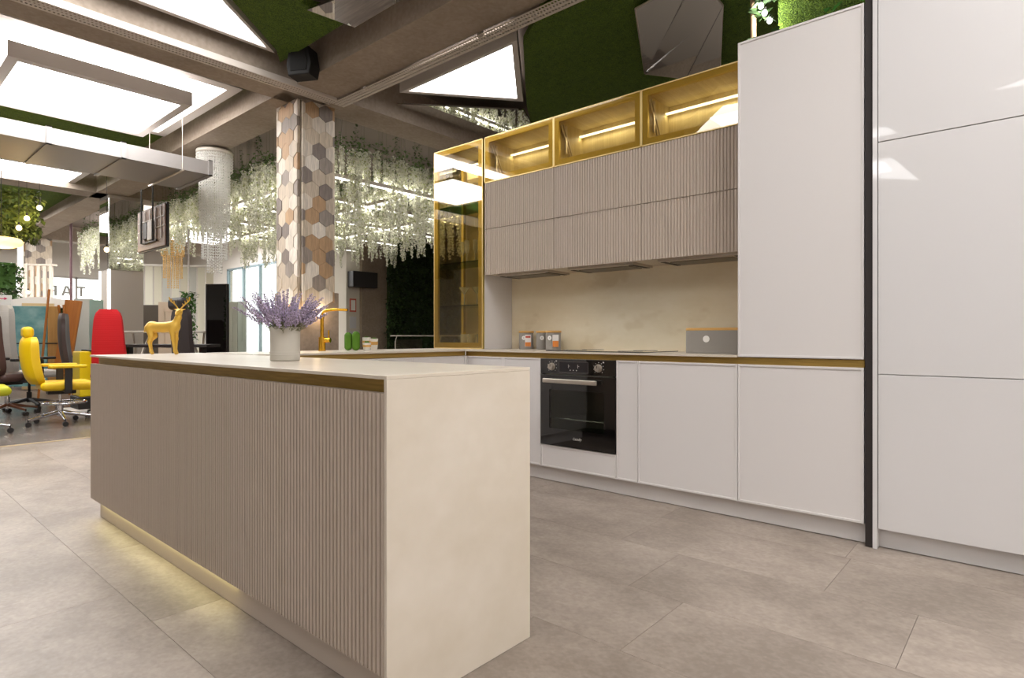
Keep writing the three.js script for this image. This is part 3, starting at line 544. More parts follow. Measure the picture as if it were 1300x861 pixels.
// oven
{
  const x0 = -2.553, x1 = -1.964, y0 = 0.256, y1 = 0.836, z = ZD;
  const t = thing('oven', 'built-in black glass oven with two knobs and a pale bar handle', 'oven');
  part('body', [bx(x0 + 0.01, x0 + 0.03, y0, y1, z - 0.5, z - 0.012), bx(x1 - 0.03, x1 - 0.01, y0, y1, z - 0.5, z - 0.012), bx(x0 + 0.01, x1 - 0.01, y0, y0 + 0.05, z - 0.5, z - 0.012), bx(x0 + 0.01, x1 - 0.01, y1 - 0.12, y1, z - 0.5, z - 0.012), bx(x0 + 0.01, x1 - 0.01, y0, y1, z - 0.52, z - 0.5)], std({ color: RGB(176, 176, 168), roughness: 0.5, metalness: 0.2 }), t);
  const cp = part('control_panel', rbx(x0, x1, y1 - 0.1, y1, z - 0.012, z + 0.004, 0.002), M.blackGlass, t);
  part('display', rbx(-2.395, -2.165, y1 - 0.085, y1 - 0.018, z + 0.003, z + 0.0045, 0.001), std({ color: RGB(36, 32, 34), roughness: 0.2 }), cp, 'dark clock display');
  part('display_edge', [bx(-2.397, -2.163, y1 - 0.088, y1 - 0.086, z + 0.003, z + 0.005), bx(-2.397, -2.163, y1 - 0.018, y1 - 0.016, z + 0.003, z + 0.005), bx(-2.397, -2.395, y1 - 0.088, y1 - 0.016, z + 0.003, z + 0.005), bx(-2.165, -2.163, y1 - 0.088, y1 - 0.016, z + 0.003, z + 0.005)], std({ color: RGB(92, 86, 84), roughness: 0.5 }), cp);
  const ticks = [], dots = std({ color: RGB(200, 195, 188), roughness: 0.6 });
  for (const x of [-2.315, -2.24]) { ticks.push(bx(x - 0.006, x + 0.006, y1 - 0.046, y1 - 0.044, z + 0.0045, z + 0.0055), bx(x - 0.006, x - 0.004, y1 - 0.058, y1 - 0.034, z + 0.0045, z + 0.0055)); }
  for (const x of [-2.305, -2.28, -2.255]) ticks.push(cyl(0.0035, 0.0035, 0.001, 0, 0, 0, 10).rotateX(Math.PI / 2).translate(x, y1 - 0.072, z + 0.0045));
  for (const kx of [-2.455, -2.085]) {
    const kn = part('knob', [cyl(0.026, 0.026, 0.006, 0, 0, 0, 28).rotateX(Math.PI / 2).translate(kx, y1 - 0.052, z + 0.004), cyl(0.0215, 0.0195, 0.02, 0, 0, 0, 28).rotateX(Math.PI / 2).translate(kx, y1 - 0.052, z + 0.008)], M.steel, cp, 'pale steel knob');
    part('pointer', rbx(kx - 0.002, kx + 0.002, y1 - 0.052, y1 - 0.034, z + 0.027, z + 0.029, 0.0005), M.black, kn);
    for (let a = 0; a < 9; a++) { const q = Math.PI * (-0.25 + a * 1.5 / 8); ticks.push(bx(-0.0022, 0.0022, -0.0022, 0.0022, 0, 0.001).translate(kx + 0.038 * Math.cos(q), y1 - 0.052 + 0.038 * Math.sin(q) * 0.95, z + 0.0042)); }
    ticks.push(bx(-0.005, 0.005, -0.004, 0.004, 0, 0.001).translate(kx + 0.036, y1 - 0.014, z + 0.0042));
  }
  part('markings', ticks, dots, cp, 'white dial markings');
  const d = new THREE.Group(); d.name = 'door'; t.add(d);
  const wy0 = y0 + 0.115, wy1 = y1 - 0.205, wx0 = x0 + 0.075, wx1 = x1 - 0.08;
  part('door_frame', [bx(x0, x1, y1 - 0.205, y1 - 0.108, z - 0.02, z + 0.006), bx(x0, x1, y0, wy0, z - 0.02, z + 0.006), bx(x0, wx0, wy0, wy1, z - 0.02, z + 0.006), bx(wx1, x1, wy0, wy1, z - 0.02, z + 0.006)], M.blackGlass, d);
  part('pane', bx(wx0, wx1, wy0, wy1, z + 0.001, z + 0.004), M.ovenPane, d, 'dark window glass');
  part('handle', [rbx(x0 + 0.045, x1 - 0.115, y1 - 0.16, y1 - 0.13, z + 0.03, z + 0.046, 0.005), rbx(x0 + 0.07, x0 + 0.09, y1 - 0.155, y1 - 0.135, z, z + 0.034, 0.002), rbx(x1 - 0.16, x1 - 0.14, y1 - 0.155, y1 - 0.135, z, z + 0.034, 0.002)], M.steel, d, 'pale flat bar handle');
  const wires = []; for (let k = 0; k < 12; k++) wires.push(rod(V(wx0 + 0.01 + k * (wx1 - wx0 - 0.02) / 11, 0.43, z - 0.06), V(wx0 + 0.01 + k * (wx1 - wx0 - 0.02) / 11, 0.43, z - 0.45), 0.002));
  wires.push(rod(V(x0 + 0.03, 0.43, z - 0.06), V(x1 - 0.03, 0.43, z - 0.06), 0.004));
  part('rack', wires, M.chrome, t, 'chrome wire rack');
  const font = await new FontLoader().loadAsync('fonts/droid/droid_serif_bold.typeface.json');
  const tg = new TextGeometry('Candy', { font, size: 0.016, depth: 0.0008, curveSegments: 4 }); tg.computeBoundingBox(); tg.applyMatrix4(new THREE.Matrix4().makeShear(0, 0, 0.25, 0, 0, 0)); tg.translate(-2.285, y0 + 0.052, z + 0.0062);
  part('lettering', tg, dots, d, 'small white brand lettering');
}
// hob
{
  const t = thing('hob', 'flat black glass hob lying on the worktop above the oven', 'hob');
  part('glass', rbx(-2.56, -1.80, TOP + 0.0005, TOP + 0.006, ZB + 0.06, ZD - 0.06, 0.002), M.blackGlass, t);
  for (const [x, z] of [[-2.4, -3.62], [-2.4, -3.4], [-1.97, -3.6], [-1.97, -3.4]]) part('cooking_ring', new THREE.TorusGeometry(0.08, 0.001, 4, 32).rotateX(Math.PI / 2).translate(x, TOP + 0.006, z), std({ color: RGB(90, 88, 86), roughness: 0.5 }), t);
}
// canisters and bread bin
{
  const emblem = std({ color: RGB(238, 234, 228), roughness: 0.7 });
  const can = (label, x, z, tag, s) => {
    const t = thing('canister', label, 'canister', [x, TOP, z], 0, undefined);
    const w = 0.058, prof = [[0, 0], [w - 0.003, 0], [w, 0.004], [w, 0.128], [w - 0.003, 0.13]];
    part('body', lathe(prof, 32), M.greyCan, t, 'matt grey body');
    part('lid', lathe([[0, 0.13], [w + 0.002, 0.13], [w + 0.003, 0.134], [w + 0.003, 0.143], [w, 0.146], [0, 0.146]], 32), M.bamboo, t, 'bamboo lid');
    const q = s; const e = cyl(0.0165, 0.0165, 0.003, 0, 0, 0, 24).rotateX(Math.PI / 2).rotateY(q).translate(Math.sin(q) * (w - 0.0015), 0.09, Math.cos(q) * (w - 0.0015));
    part('emblem', e, emblem, t, 'round white emblem');
    part('emblem_mark', rbx(-0.002, 0.002, -0.007, 0.007, 0, 0.002).rotateY(q).translate(Math.sin(q) * (w + 0.0015), 0.09, Math.cos(q) * (w + 0.0015)), M.greyCan, t);
    if (tag) {
      const g = part('tag', rbx(-0.024, 0.024, -0.046, 0.046, 0, 0.002, 0.0005).rotateY(0.9).translate(Math.sin(0.9) * (w + 0.006), 0.068, Math.cos(0.9) * (w + 0.006)), M.paper, t, 'white paper tag with orange and red print');
      part('print', [rbx(-0.023, 0.023, -0.045, tag === 2 ? 0.0 : -0.012, 0.002, 0.003)].map((b) => b.rotateY(0.9).translate(Math.sin(0.9) * (w + 0.006), 0.068, Math.cos(0.9) * (w + 0.006))), std({ color: RGB(226, 136, 60), roughness: 0.7 }), g);
      if (tag === 1) part('print', rbx(-0.02, 0.02, 0.022, 0.038, 0.002, 0.003).rotateY(0.9).translate(Math.sin(0.9) * (w + 0.006), 0.068, Math.cos(0.9) * (w + 0.006)), std({ color: RGB(208, 96, 80), roughness: 0.7 }), g);
    }
    return t;
  };
  can('grey canister with bamboo lid and red and orange tag, beside the white side panel', -3.075, -3.68, 1, 0.35);
  can('grey canister with bamboo lid and no tag, between two others', -2.915, -3.70, 0, 0.45);
  can('grey canister with bamboo lid and orange tag, nearest the hob', -2.765, -3.63, 2, 0.15);
  const t = thing('bread_bin', 'wide grey metal bread bin with bamboo lid beside the tall cabinet', 'bread bin', [-1.43, TOP, -3.56]);
  const s = new THREE.Shape(), a = 0.2, b = 0.105, r = 0.05;
  s.moveTo(-a + r, -b); s.lineTo(a - r, -b); s.absarc(a - r, -b + r, r, -Math.PI / 2, 0); s.lineTo(a, b - r); s.absarc(a - r, b - r, r, 0, Math.PI / 2); s.lineTo(-a + r, b); s.absarc(-a + r, b - r, r, Math.PI / 2, Math.PI); s.lineTo(-a, -b + r); s.absarc(-a + r, -b + r, r, Math.PI, Math.PI * 1.5);
  part('body', new THREE.ExtrudeGeometry(s, { depth: 0.132, bevelEnabled: true, bevelSize: 0.002, bevelThickness: 0.002, bevelSegments: 2 }).rotateX(-Math.PI / 2).translate(0, 0.003, 0), M.greyCan, t, 'matt grey body');
  part('lid', new THREE.ExtrudeGeometry(s, { depth: 0.012, bevelEnabled: true, bevelSize: 0.003, bevelThickness: 0.002, bevelSegments: 2 }).rotateX(-Math.PI / 2).translate(0, 0.139, 0), M.bamboo, t, 'bamboo lid');
  part('emblem', cyl(0.02, 0.02, 0.003, 0, 0, 0, 28).rotateX(Math.PI / 2).translate(-0.055, 0.086, b + 0.0015), emblem, t, 'round white emblem');
  part('emblem_mark', [rbx(-0.062, -0.059, 0.078, 0.094, b + 0.002, b + 0.004), rbx(-0.052, -0.049, 0.08, 0.092, b + 0.002, b + 0.004)], M.greyCan, t);
}

// ---------- island ----------
{
  const x0 = -3.89, x1 = -1.248, z0 = -1.513, z1 = -0.938;
  const t = thing('kitchen_island', 'cream stone kitchen island with taupe fluted front and gold channel', 'kitchen island');
  part('worktop', rbx(x0, x1, TOP - 0.0105, TOP, z0, z1, 0.0015), M.stoneTop, t, 'thin cream stone top');
  part('end_panel', rbx(x1 - 0.0115, x1, 0.001, TOP - 0.0106, z0, z1, 0.0012), M.stone, t, 'cream stone end panel down to the floor');
  part('carcass', bx(x0 + 0.03, x1 - 0.012, 0.1, TOP - 0.011, z0 + 0.02, z1 - 0.042), M.taupe, t);
  part('fluted_front', fluted(x0 + 0.003, x1 - 0.0125, 0.105, 0.838, z1 - 0.025, 0.024, 0.0182), M.taupe, t, 'taupe fluted front');
  part('handle_channel', [rbx(x0 + 0.03, x1 - 0.012, 0.82, 0.874, z1 - 0.042, z1 - 0.034, 0.001)], M.goldChan, t, 'gold recessed channel');
  part('plinth', rbx(x0 + 0.035, x1 - 0.012, 0.002, 0.1, z1 - 0.06, z1 - 0.04, 0.001), M.taupe, t, 'taupe plinth');
  part('light_strip', rbx(x0 + 0.05, -2.15, 0.094, 0.102, z1 - 0.036, z1 - 0.028, 0.001), std({ color: 0xffffff, emissive: new THREE.Color(1, 0.92, 0.45), emissiveIntensity: 1.2 }), t, 'hidden yellowish light strip');
  const l = new THREE.RectAreaLight(new THREE.Color(1, 0.92, 0.42), 6, 1.65, 0.012); l.position.set(-3.0, 0.092, z1 - 0.03); l.rotation.x = -Math.PI / 2; t.add(l);
}

// ---------- things on the island and the worktop ----------
// lavender in a tin
const lavGeo = [], lavStem = [];
{
  for (let v = 0; v < 4; v++) {
    const L = rr(0.2, 0.25), fl = [], st = [];
    const bend = rr(-0.03, 0.03), pt = (s) => V(bend * s * s, L * s, bend * 0.5 * s * s);
    st.push(tube([pt(0), pt(0.4), pt(0.75), pt(1)], 0.0013, 8, 4));
    for (let k = 0; k < 30; k++) {
      const s = 0.46 + 0.54 * k / 29, q = pt(s), a = k * 2.4, w = 0.0062 * (1 - 0.45 * (k / 29)) + 0.001;
      const g = new THREE.IcosahedronGeometry(0.0048 * (1.15 - 0.5 * k / 29), 0); g.scale(1, 1.35, 1); g.translate(q.x + w * Math.cos(a), q.y, q.z + w * Math.sin(a));
      const m = rr(0.75, 1.2); fl.push(tint(g, [0.46 * m, 0.38 * m, 0.53 * m]));
    }
    for (let k = 0; k < 9; k++) { const s = rr(0.06, 0.5), q = pt(s), a = rnd() * 6.3; const g = new THREE.ConeGeometry(0.0022, 0.028, 3); g.translate(0, 0.014, 0); g.rotateX(0.9); g.rotateY(a); g.translate(q.x, q.y, q.z); st.push(g); }
    lavGeo.push(merge(fl)); lavStem.push(merge(st));
  }
  const t = thing('lavender_pot', 'purple lavender bunch in a square-shouldered pale grey tin on the island', 'potted plant', [-2.352, TOP, -1.25]);
  part('pot', lathe([[0, 0.001], [0.057, 0.001], [0.059, 0.004], [0.059, 0.022], [0.0605, 0.024], [0.0605, 0.028], [0.059, 0.03], [0.0605, 0.034], [0.0605, 0.037], [0.059, 0.04], [0.06, 0.134], [0.063, 0.137], [0.063, 0.14], [0.058, 0.14], [0.056, 0.1], [0, 0.098]], 40), M.tin, t, 'pale grey tin with two ridges');
  const stemM = std({ color: RGB(128, 128, 96), roughness: 0.8 }), flM = std({ vertexColors: true, roughness: 0.85 });
  for (let k = 0; k < 90; k++) {
    const az = rnd() * Math.PI * 2, lean = k < 14 ? rr(0.15, 0.5) : rr(0.45, 1.12), v = k % 4, sc = rr(0.68, 0.9);
    const g = new THREE.Group(); g.name = 'sprig'; g.position.set(Math.cos(az) * 0.035 * rnd(), 0.105, Math.sin(az) * 0.035 * rnd());
    g.rotation.set(0, -az, 0); g.rotation.order = 'YXZ'; g.rotation.z = -lean; g.scale.setScalar(sc); t.add(g);
    part('stem', lavStem[v], stemM, g); part('flower_spike', lavGeo[v], flM, g, 'purple flower spike');
  }
}
// gold deer figurine, one continuous body from smoothly joined tapered bones
function boneMesh(bones, lo, hi, res, k = 0.012) {
  const mc = new MarchingCubes(res, new THREE.MeshBasicMaterial(), false, false, 200000);
  const f = mc.field, size = Math.max(hi[0] - lo[0], hi[1] - lo[1], hi[2] - lo[2]), c = [(lo[0] + hi[0]) / 2, (lo[1] + hi[1]) / 2, (lo[2] + hi[2]) / 2];
  const sd = (x, y, z, b) => {
    const [ax, ay, az, ra, bx_, by, bz, rb] = b, dx = bx_ - ax, dy = by - ay, dz = bz - az, l2 = dx * dx + dy * dy + dz * dz;
    let t = l2 ? ((x - ax) * dx + (y - ay) * dy + (z - az) * dz) / l2 : 0; t = Math.max(0, Math.min(1, t));
    return Math.hypot(x - ax - dx * t, y - ay - dy * t, z - az - dz * t) - (ra + (rb - ra) * t);
  };
  for (let kz = 0; kz < res; kz++) for (let j = 0; j < res; j++) for (let i = 0; i < res; i++) {
    const x = c[0] + ((i - res / 2) / (res / 2)) * size / 2, y = c[1] + ((j - res / 2) / (res / 2)) * size / 2, z = c[2] + ((kz - res / 2) / (res / 2)) * size / 2;
    let d = 1e3; for (const b of bones) { const e = sd(x, y, z, b), h = Math.max(0, Math.min(1, 0.5 + 0.5 * (d - e) / k)); d = d * (1 - h) + e * h - k * h * (1 - h); }
    f[kz * res * res + j * res + i] = -d;
  }
  mc.isolation = 0; mc.update();
  const n = mc.count, g = new THREE.BufferGeometry();
  const p = new Float32Array(mc.positionArray.subarray(0, n * 3)); for (let i = 0; i < n; i++) for (let q = 0; q < 3; q++) p[3 * i + q] = p[3 * i + q] * size / 2 + c[q];
  g.setAttribute('position', new THREE.BufferAttribute(p, 3)); g.computeVertexNormals();
  const m = mergeVertices(new THREE.BufferGeometry().setAttribute('position', g.attributes.position), 1e-5); m.computeVertexNormals(); return m;
}
{
  const B = (a, ra, b, rb) => [...a, ra, ...b, rb], bones = [];
  // local: +x towards the head, y up
  bones.push(B([-0.062, 0.148, 0], 0.03, [0.0, 0.146, 0], 0.0265), B([0.0, 0.146, 0], 0.0265, [0.058, 0.15, 0], 0.032), B([-0.078, 0.14, 0], 0.021, [-0.06, 0.15, 0], 0.028));
  bones.push(B([0.066, 0.162, 0], 0.022, [0.082, 0.2, 0], 0.0155), B([0.082, 0.2, 0], 0.0155, [0.088, 0.228, 0], 0.0135));          // neck
  bones.push(B([0.088, 0.234, 0], 0.0145, [0.09, 0.226, 0.02], 0.0105), B([0.09, 0.226, 0.02], 0.0105, [0.091, 0.217, 0.036], 0.0066)); // head turned to the viewer
  for (const s of [-1, 1]) bones.push(B([0.088 + s * 0.011, 0.242, 0.002], 0.005, [0.088 + s * 0.03, 0.246, -0.002], 0.0025)); // ears
  for (const s of [-1, 1]) {
    bones.push(B([0.058, 0.135, s * 0.016], 0.0165, [0.062, 0.085, s * 0.018], 0.0085), B([0.062, 0.085, s * 0.018], 0.0085, [0.066 + s * 0.006, 0.018, s * 0.018], 0.0058), B([0.066 + s * 0.006, 0.018, s * 0.018], 0.0062, [0.072 + s * 0.006, 0.006, s * 0.018], 0.0066));
    bones.push(B([-0.068, 0.14, s * 0.015], 0.021, [-0.056, 0.1, s * 0.018], 0.012), B([-0.056, 0.1, s * 0.018], 0.012, [-0.074 + s * 0.006, 0.07, s * 0.018], 0.0068), B([-0.074 + s * 0.006, 0.07, s * 0.018], 0.0068, [-0.066 + s * 0.008, 0.018, s * 0.018], 0.0056), B([-0.066 + s * 0.008, 0.018, s * 0.018], 0.006, [-0.06 + s * 0.008, 0.006, s * 0.018], 0.0066));
  }
  bones.push(B([-0.096, 0.148, 0], 0.006, [-0.102, 0.124, 0], 0.004));
  const t = thing('deer_figurine', 'gold painted standing deer figurine with branching antlers on the island', 'figurine', [-3.73, TOP, -1.25], 0.72);
  const b = part('body', boneMesh(bones, [-0.12, -0.01, -0.13], [0.13, 0.26, 0.13], 92, 0.009), M.goldPaint, t);
  for (const s of [-1, 1]) {
    const tw = [[0, 0.005], [0.5, 0.004], [1, 0.0022]];
    const q = (x, y, z) => V(0.088 + s * x, y, z);
    part('antler', [tube([q(0.006, 0.246, 0), q(0.018, 0.262, -0.004), q(0.034, 0.278, -0.006), q(0.05, 0.292, -0.004), q(0.056, 0.312, 0)], 0.0036, 18, 8), tube([q(0.03, 0.274, -0.005), q(0.03, 0.292, 0)], 0.0026, 6, 6), tube([q(0.043, 0.287, -0.004), q(0.042, 0.304, 0.002)], 0.0026, 6, 6), tube([q(0.02, 0.264, -0.004), q(0.022, 0.276, 0.008)], 0.0026, 6, 6)], M.goldPaint, t);
  }
  t.scale.setScalar(1.04);
}
// gold tap
{
  const t = thing('kitchen_tap', 'polished gold kitchen tap with side lever on the sink worktop', 'tap', [-3.74, TOP, -2.26], 0.55);
  part('base', [cyl(0.026, 0.026, 0.006, 0, 0, 0, 28), cyl(0.0235, 0.0235, 0.092, 0, 0.005, 0, 28)], M.gold, t);
  part('spout', [cyl(0.0125, 0.0125, 0.13, 0, 0.096, 0, 20), tube([V(0, 0.22, 0), V(0, 0.25, 0.0), V(0.012, 0.272, 0), V(0.04, 0.282, 0), V(0.1, 0.287, 0), V(0.19, 0.285, 0)], 0.0095, 32, 12), cyl(0.016, 0.0145, 0.03, 0, 0.225, 0, 20)], M.gold, t, 'slim curved gold spout');
  part('lever', [rod(V(0.02, 0.075, 0.0), V(0.062, 0.075, 0.0), 0.017, 0.017, 20), rod(V(0.05, 0.085, 0), V(0.05, 0.145, 0), 0.0055, 0.0055, 12)], M.gold, t, 'side lever');
}
// cactus and small pots
{
  const ridged = (r, h, x, y, z) => { const g = new THREE.CapsuleGeometry(r, h, 10, 24); const p = g.attributes.position; for (let i = 0; i < p.count; i++) { const a = Math.atan2(p.getZ(i), p.getX(i)), k = 1 + 0.07 * Math.cos(a * 12); p.setX(i, p.getX(i) * k); p.setZ(i, p.getZ(i) * k); } g.computeVertexNormals(); g.translate(x, y, z); return g; };
  const cm = std({ color: RGB(86, 130, 30), roughness: 0.8 });
  const t = thing('cactus', 'bright green twin-headed cactus ornament on the sink worktop', 'cactus', [-3.72, TOP, -2.49], 0.7);
  part('stem', ridged(0.026, 0.08, -0.028, 0.066, 0), cm, t); part('stem', ridged(0.027, 0.085, 0.029, 0.069, 0.004), cm, t);
  const small = (label, x, z, h) => {
    const p = thing('potted_succulent', label, 'potted plant', [x, TOP, z]);
    part('pot', lathe([[0, 0], [0.024, 0], [0.03, h], [0.027, h], [0.024, h * 0.7], [0, h * 0.7]], 24), std({ color: RGB(226, 220, 212), roughness: 0.5 }), p, 'white pot');
    part('band', lathe([[0.0275, h * 0.45], [0.0295, h * 0.47], [0.0305, h * 0.72], [0.029, h * 0.74]], 24), M.bamboo, p, 'copper brown band');
    const lv = []; for (let k = 0; k < 16; k++) { const g = ball(0.009, 0, 0.012, 0, 0.5, 1.6, 0.9, 8); g.rotateX(0.3 + 0.5 * rnd()); g.rotateY(k * 2.4); g.translate(0, h * 0.8, 0); lv.push(g); }
    part('leaves', lv, cm, p);
  };
  small('small succulent in a tall white pot with copper band beside the cactus', -3.70, -2.60, 0.095);
  small('small succulent in a low white pot beside the taller pot', -3.64, -2.56, 0.055);
  small('small succulent in a white pot nearest the display cabinet', -3.72, -2.68, 0.085);
}
// black speaker under the ceiling by the column
{
  const t = thing('speaker', 'black loudspeaker hung in the ceiling corner by the turf triangle', 'speaker', [-5.72, 3.68, -3.24], 0.5);
  part('cabinet', plate([[-0.11, 0], [0.11, 0], [0.13, 0.1], [0.1, 0.26], [-0.1, 0.26], [-0.13, 0.1]], -0.09, 0.09, 0.012), std({ color: RGB(16, 15, 15), roughness: 0.7 }), t);
  part('grille', plate([[-0.09, 0.03], [0.09, 0.03], [0.1, 0.1], [0.08, 0.23], [-0.08, 0.23], [-0.1, 0.1]], 0.091, 0.097), std({ color: RGB(26, 25, 25), roughness: 0.9 }), t);
  part('bracket', [cyl(0.012, 0.012, 0.34, 0, 0.25, -0.03, 8)], M.black, t);
}
// air duct
{
  const t = thing('air_duct', 'pale rectangular sheet metal air duct hanging past the frame lights', 'duct');
  const cuts = [6, 3.2, 1.5, -0.1, -1.62, -2.35, -3.36];
  for (let k = 0; k < cuts.length - 1; k++) part('duct_section', bx(-9.44, -8.32, 3.15, 3.33, cuts[k + 1] + 0.004, cuts[k] - 0.004), M.duct, t);
  for (const z of cuts.slice(1)) part('flange', [bx(-9.46, -8.30, 3.135, 3.15, z - 0.025, z + 0.025), bx(-8.32, -8.30, 3.135, 3.345, z - 0.025, z + 0.025), bx(-9.46, -8.30, 3.33, 3.345, z - 0.025, z + 0.025)], M.duct, t);
  for (const z of [1.9, -0.9, -3.0]) { part('hanger', [bx(-9.5, -8.26, 3.12, 3.135, z - 0.012, z + 0.012), cyl(0.004, 0.004, 0.9, -8.28, 3.13, z, 6), cyl(0.004, 0.004, 0.9, -9.48, 3.13, z, 6)], M.steel, t); }
}
// crystal chandeliers
function chandelier(label, x, z, top, len, r, col, name) {
  const t = thing('chandelier', label, 'chandelier', [x, top - len, z]);
  const cm = phy({ color: col, roughness: 0.3, transmission: 0.05, thickness: 0, ior: 1.6 });
  part('canopy', [lathe([[0, len], [r * 1.12, len], [r * 1.15, len - 0.02], [r * 1.12, len - 0.06], [0, len - 0.06]], 28)], M.ledWhite.clone(), t).material = std({ color: RGB(232, 226, 216), roughness: 0.4 });
  const bead = new THREE.OctahedronGeometry(0.015, 0); bead.scale(0.75, 1.3, 0.75);
  const ring = (R, y0, y1, n, nm) => {
    const im = new THREE.InstancedMesh(bead, cm, n * Math.floor((y1 - y0) / 0.041)); let i = 0; const m = new THREE.Matrix4(), qq = new THREE.Quaternion();
    for (let k = 0; k < n; k++) for (let j = 0; j < Math.floor((y1 - y0) / 0.041); j++) { const a = k / n * 6.2832; qq.setFromAxisAngle(V(0, 1, 0), a + j); m.compose(V(R * Math.cos(a), y1 - 0.015 - j * 0.041, R * Math.sin(a)), qq, V(1, 1, 1)); im.setMatrixAt(i++, m); }
    im.name = nm; im.userData = { kind: 'stuff' }; sh(im); t.add(im);
  };
  ring(r * 1.1, len - 0.34, len - 0.06, 44, 'bead_strands'); ring(r * 0.94, len - 1.12, len - 0.06, 36, 'bead_strands'); ring(r * 0.78, len * 0.12, len - 0.06, 28, 'bead_strands'); ring(r * 0.45, 0, len - 0.06, 12, 'bead_strands');
  return t;
}
chandelier('tall clear crystal bead chandelier hanging beside the air duct', -9.2, -3.78, 3.74, 1.85, 0.22, RGB(250, 249, 244));
chandelier('tall amber bead chandelier behind the ceiling screen', -13.25, -4.62, 3.7, 1.75, 0.22, RGB(236, 196, 120));
// screen hung from the ceiling, back towards the kitchen
{
  const t = thing('ceiling_screen', 'flat screen hung on two black poles, brown ribbed back turned to the kitchen', 'screen', [-9.85, 2.58, -3.15]);
  const bm = std({ color: RGB(126, 102, 90), roughness: 0.5, metalness: 0.2 });
  part('panel', rbx(-0.6, 0.6, -0.32, 0.32, -0.03, 0.0, 0.006), M.black, t);
  part('back_cover', rbx(-0.57, 0.57, -0.3, 0.3, 0.0, 0.02, 0.008), bm, t);
  for (let k = 0; k < 5; k++) part('rib', rbx(-0.45 + k * 0.22, -0.43 + k * 0.22, -0.18, 0.28, 0.02, 0.034, 0.002), M.frameGrey, t);
  for (const y of [-0.02, 0.12]) part('rib', rbx(-0.55, 0.55, y, y + 0.015, 0.02, 0.03, 0.002), M.frameGrey, t);
  part('control_box', rbx(-0.02, 0.16, -0.18, 0.1, 0.02, 0.06, 0.006), M.frameGrey, t);
  part('wall_plate', [rbx(-0.3, 0.3, -0.21, -0.19, 0.03, 0.05), rbx(-0.24, -0.08, -0.14, 0.1, 0.03, 0.05)], M.black, t);
  for (const x of [-0.28, 0.2]) part('pole', [rod(V(x, -0.2, 0.055), V(x, 0.62, 0.055), 0.012)], M.black, t);
}

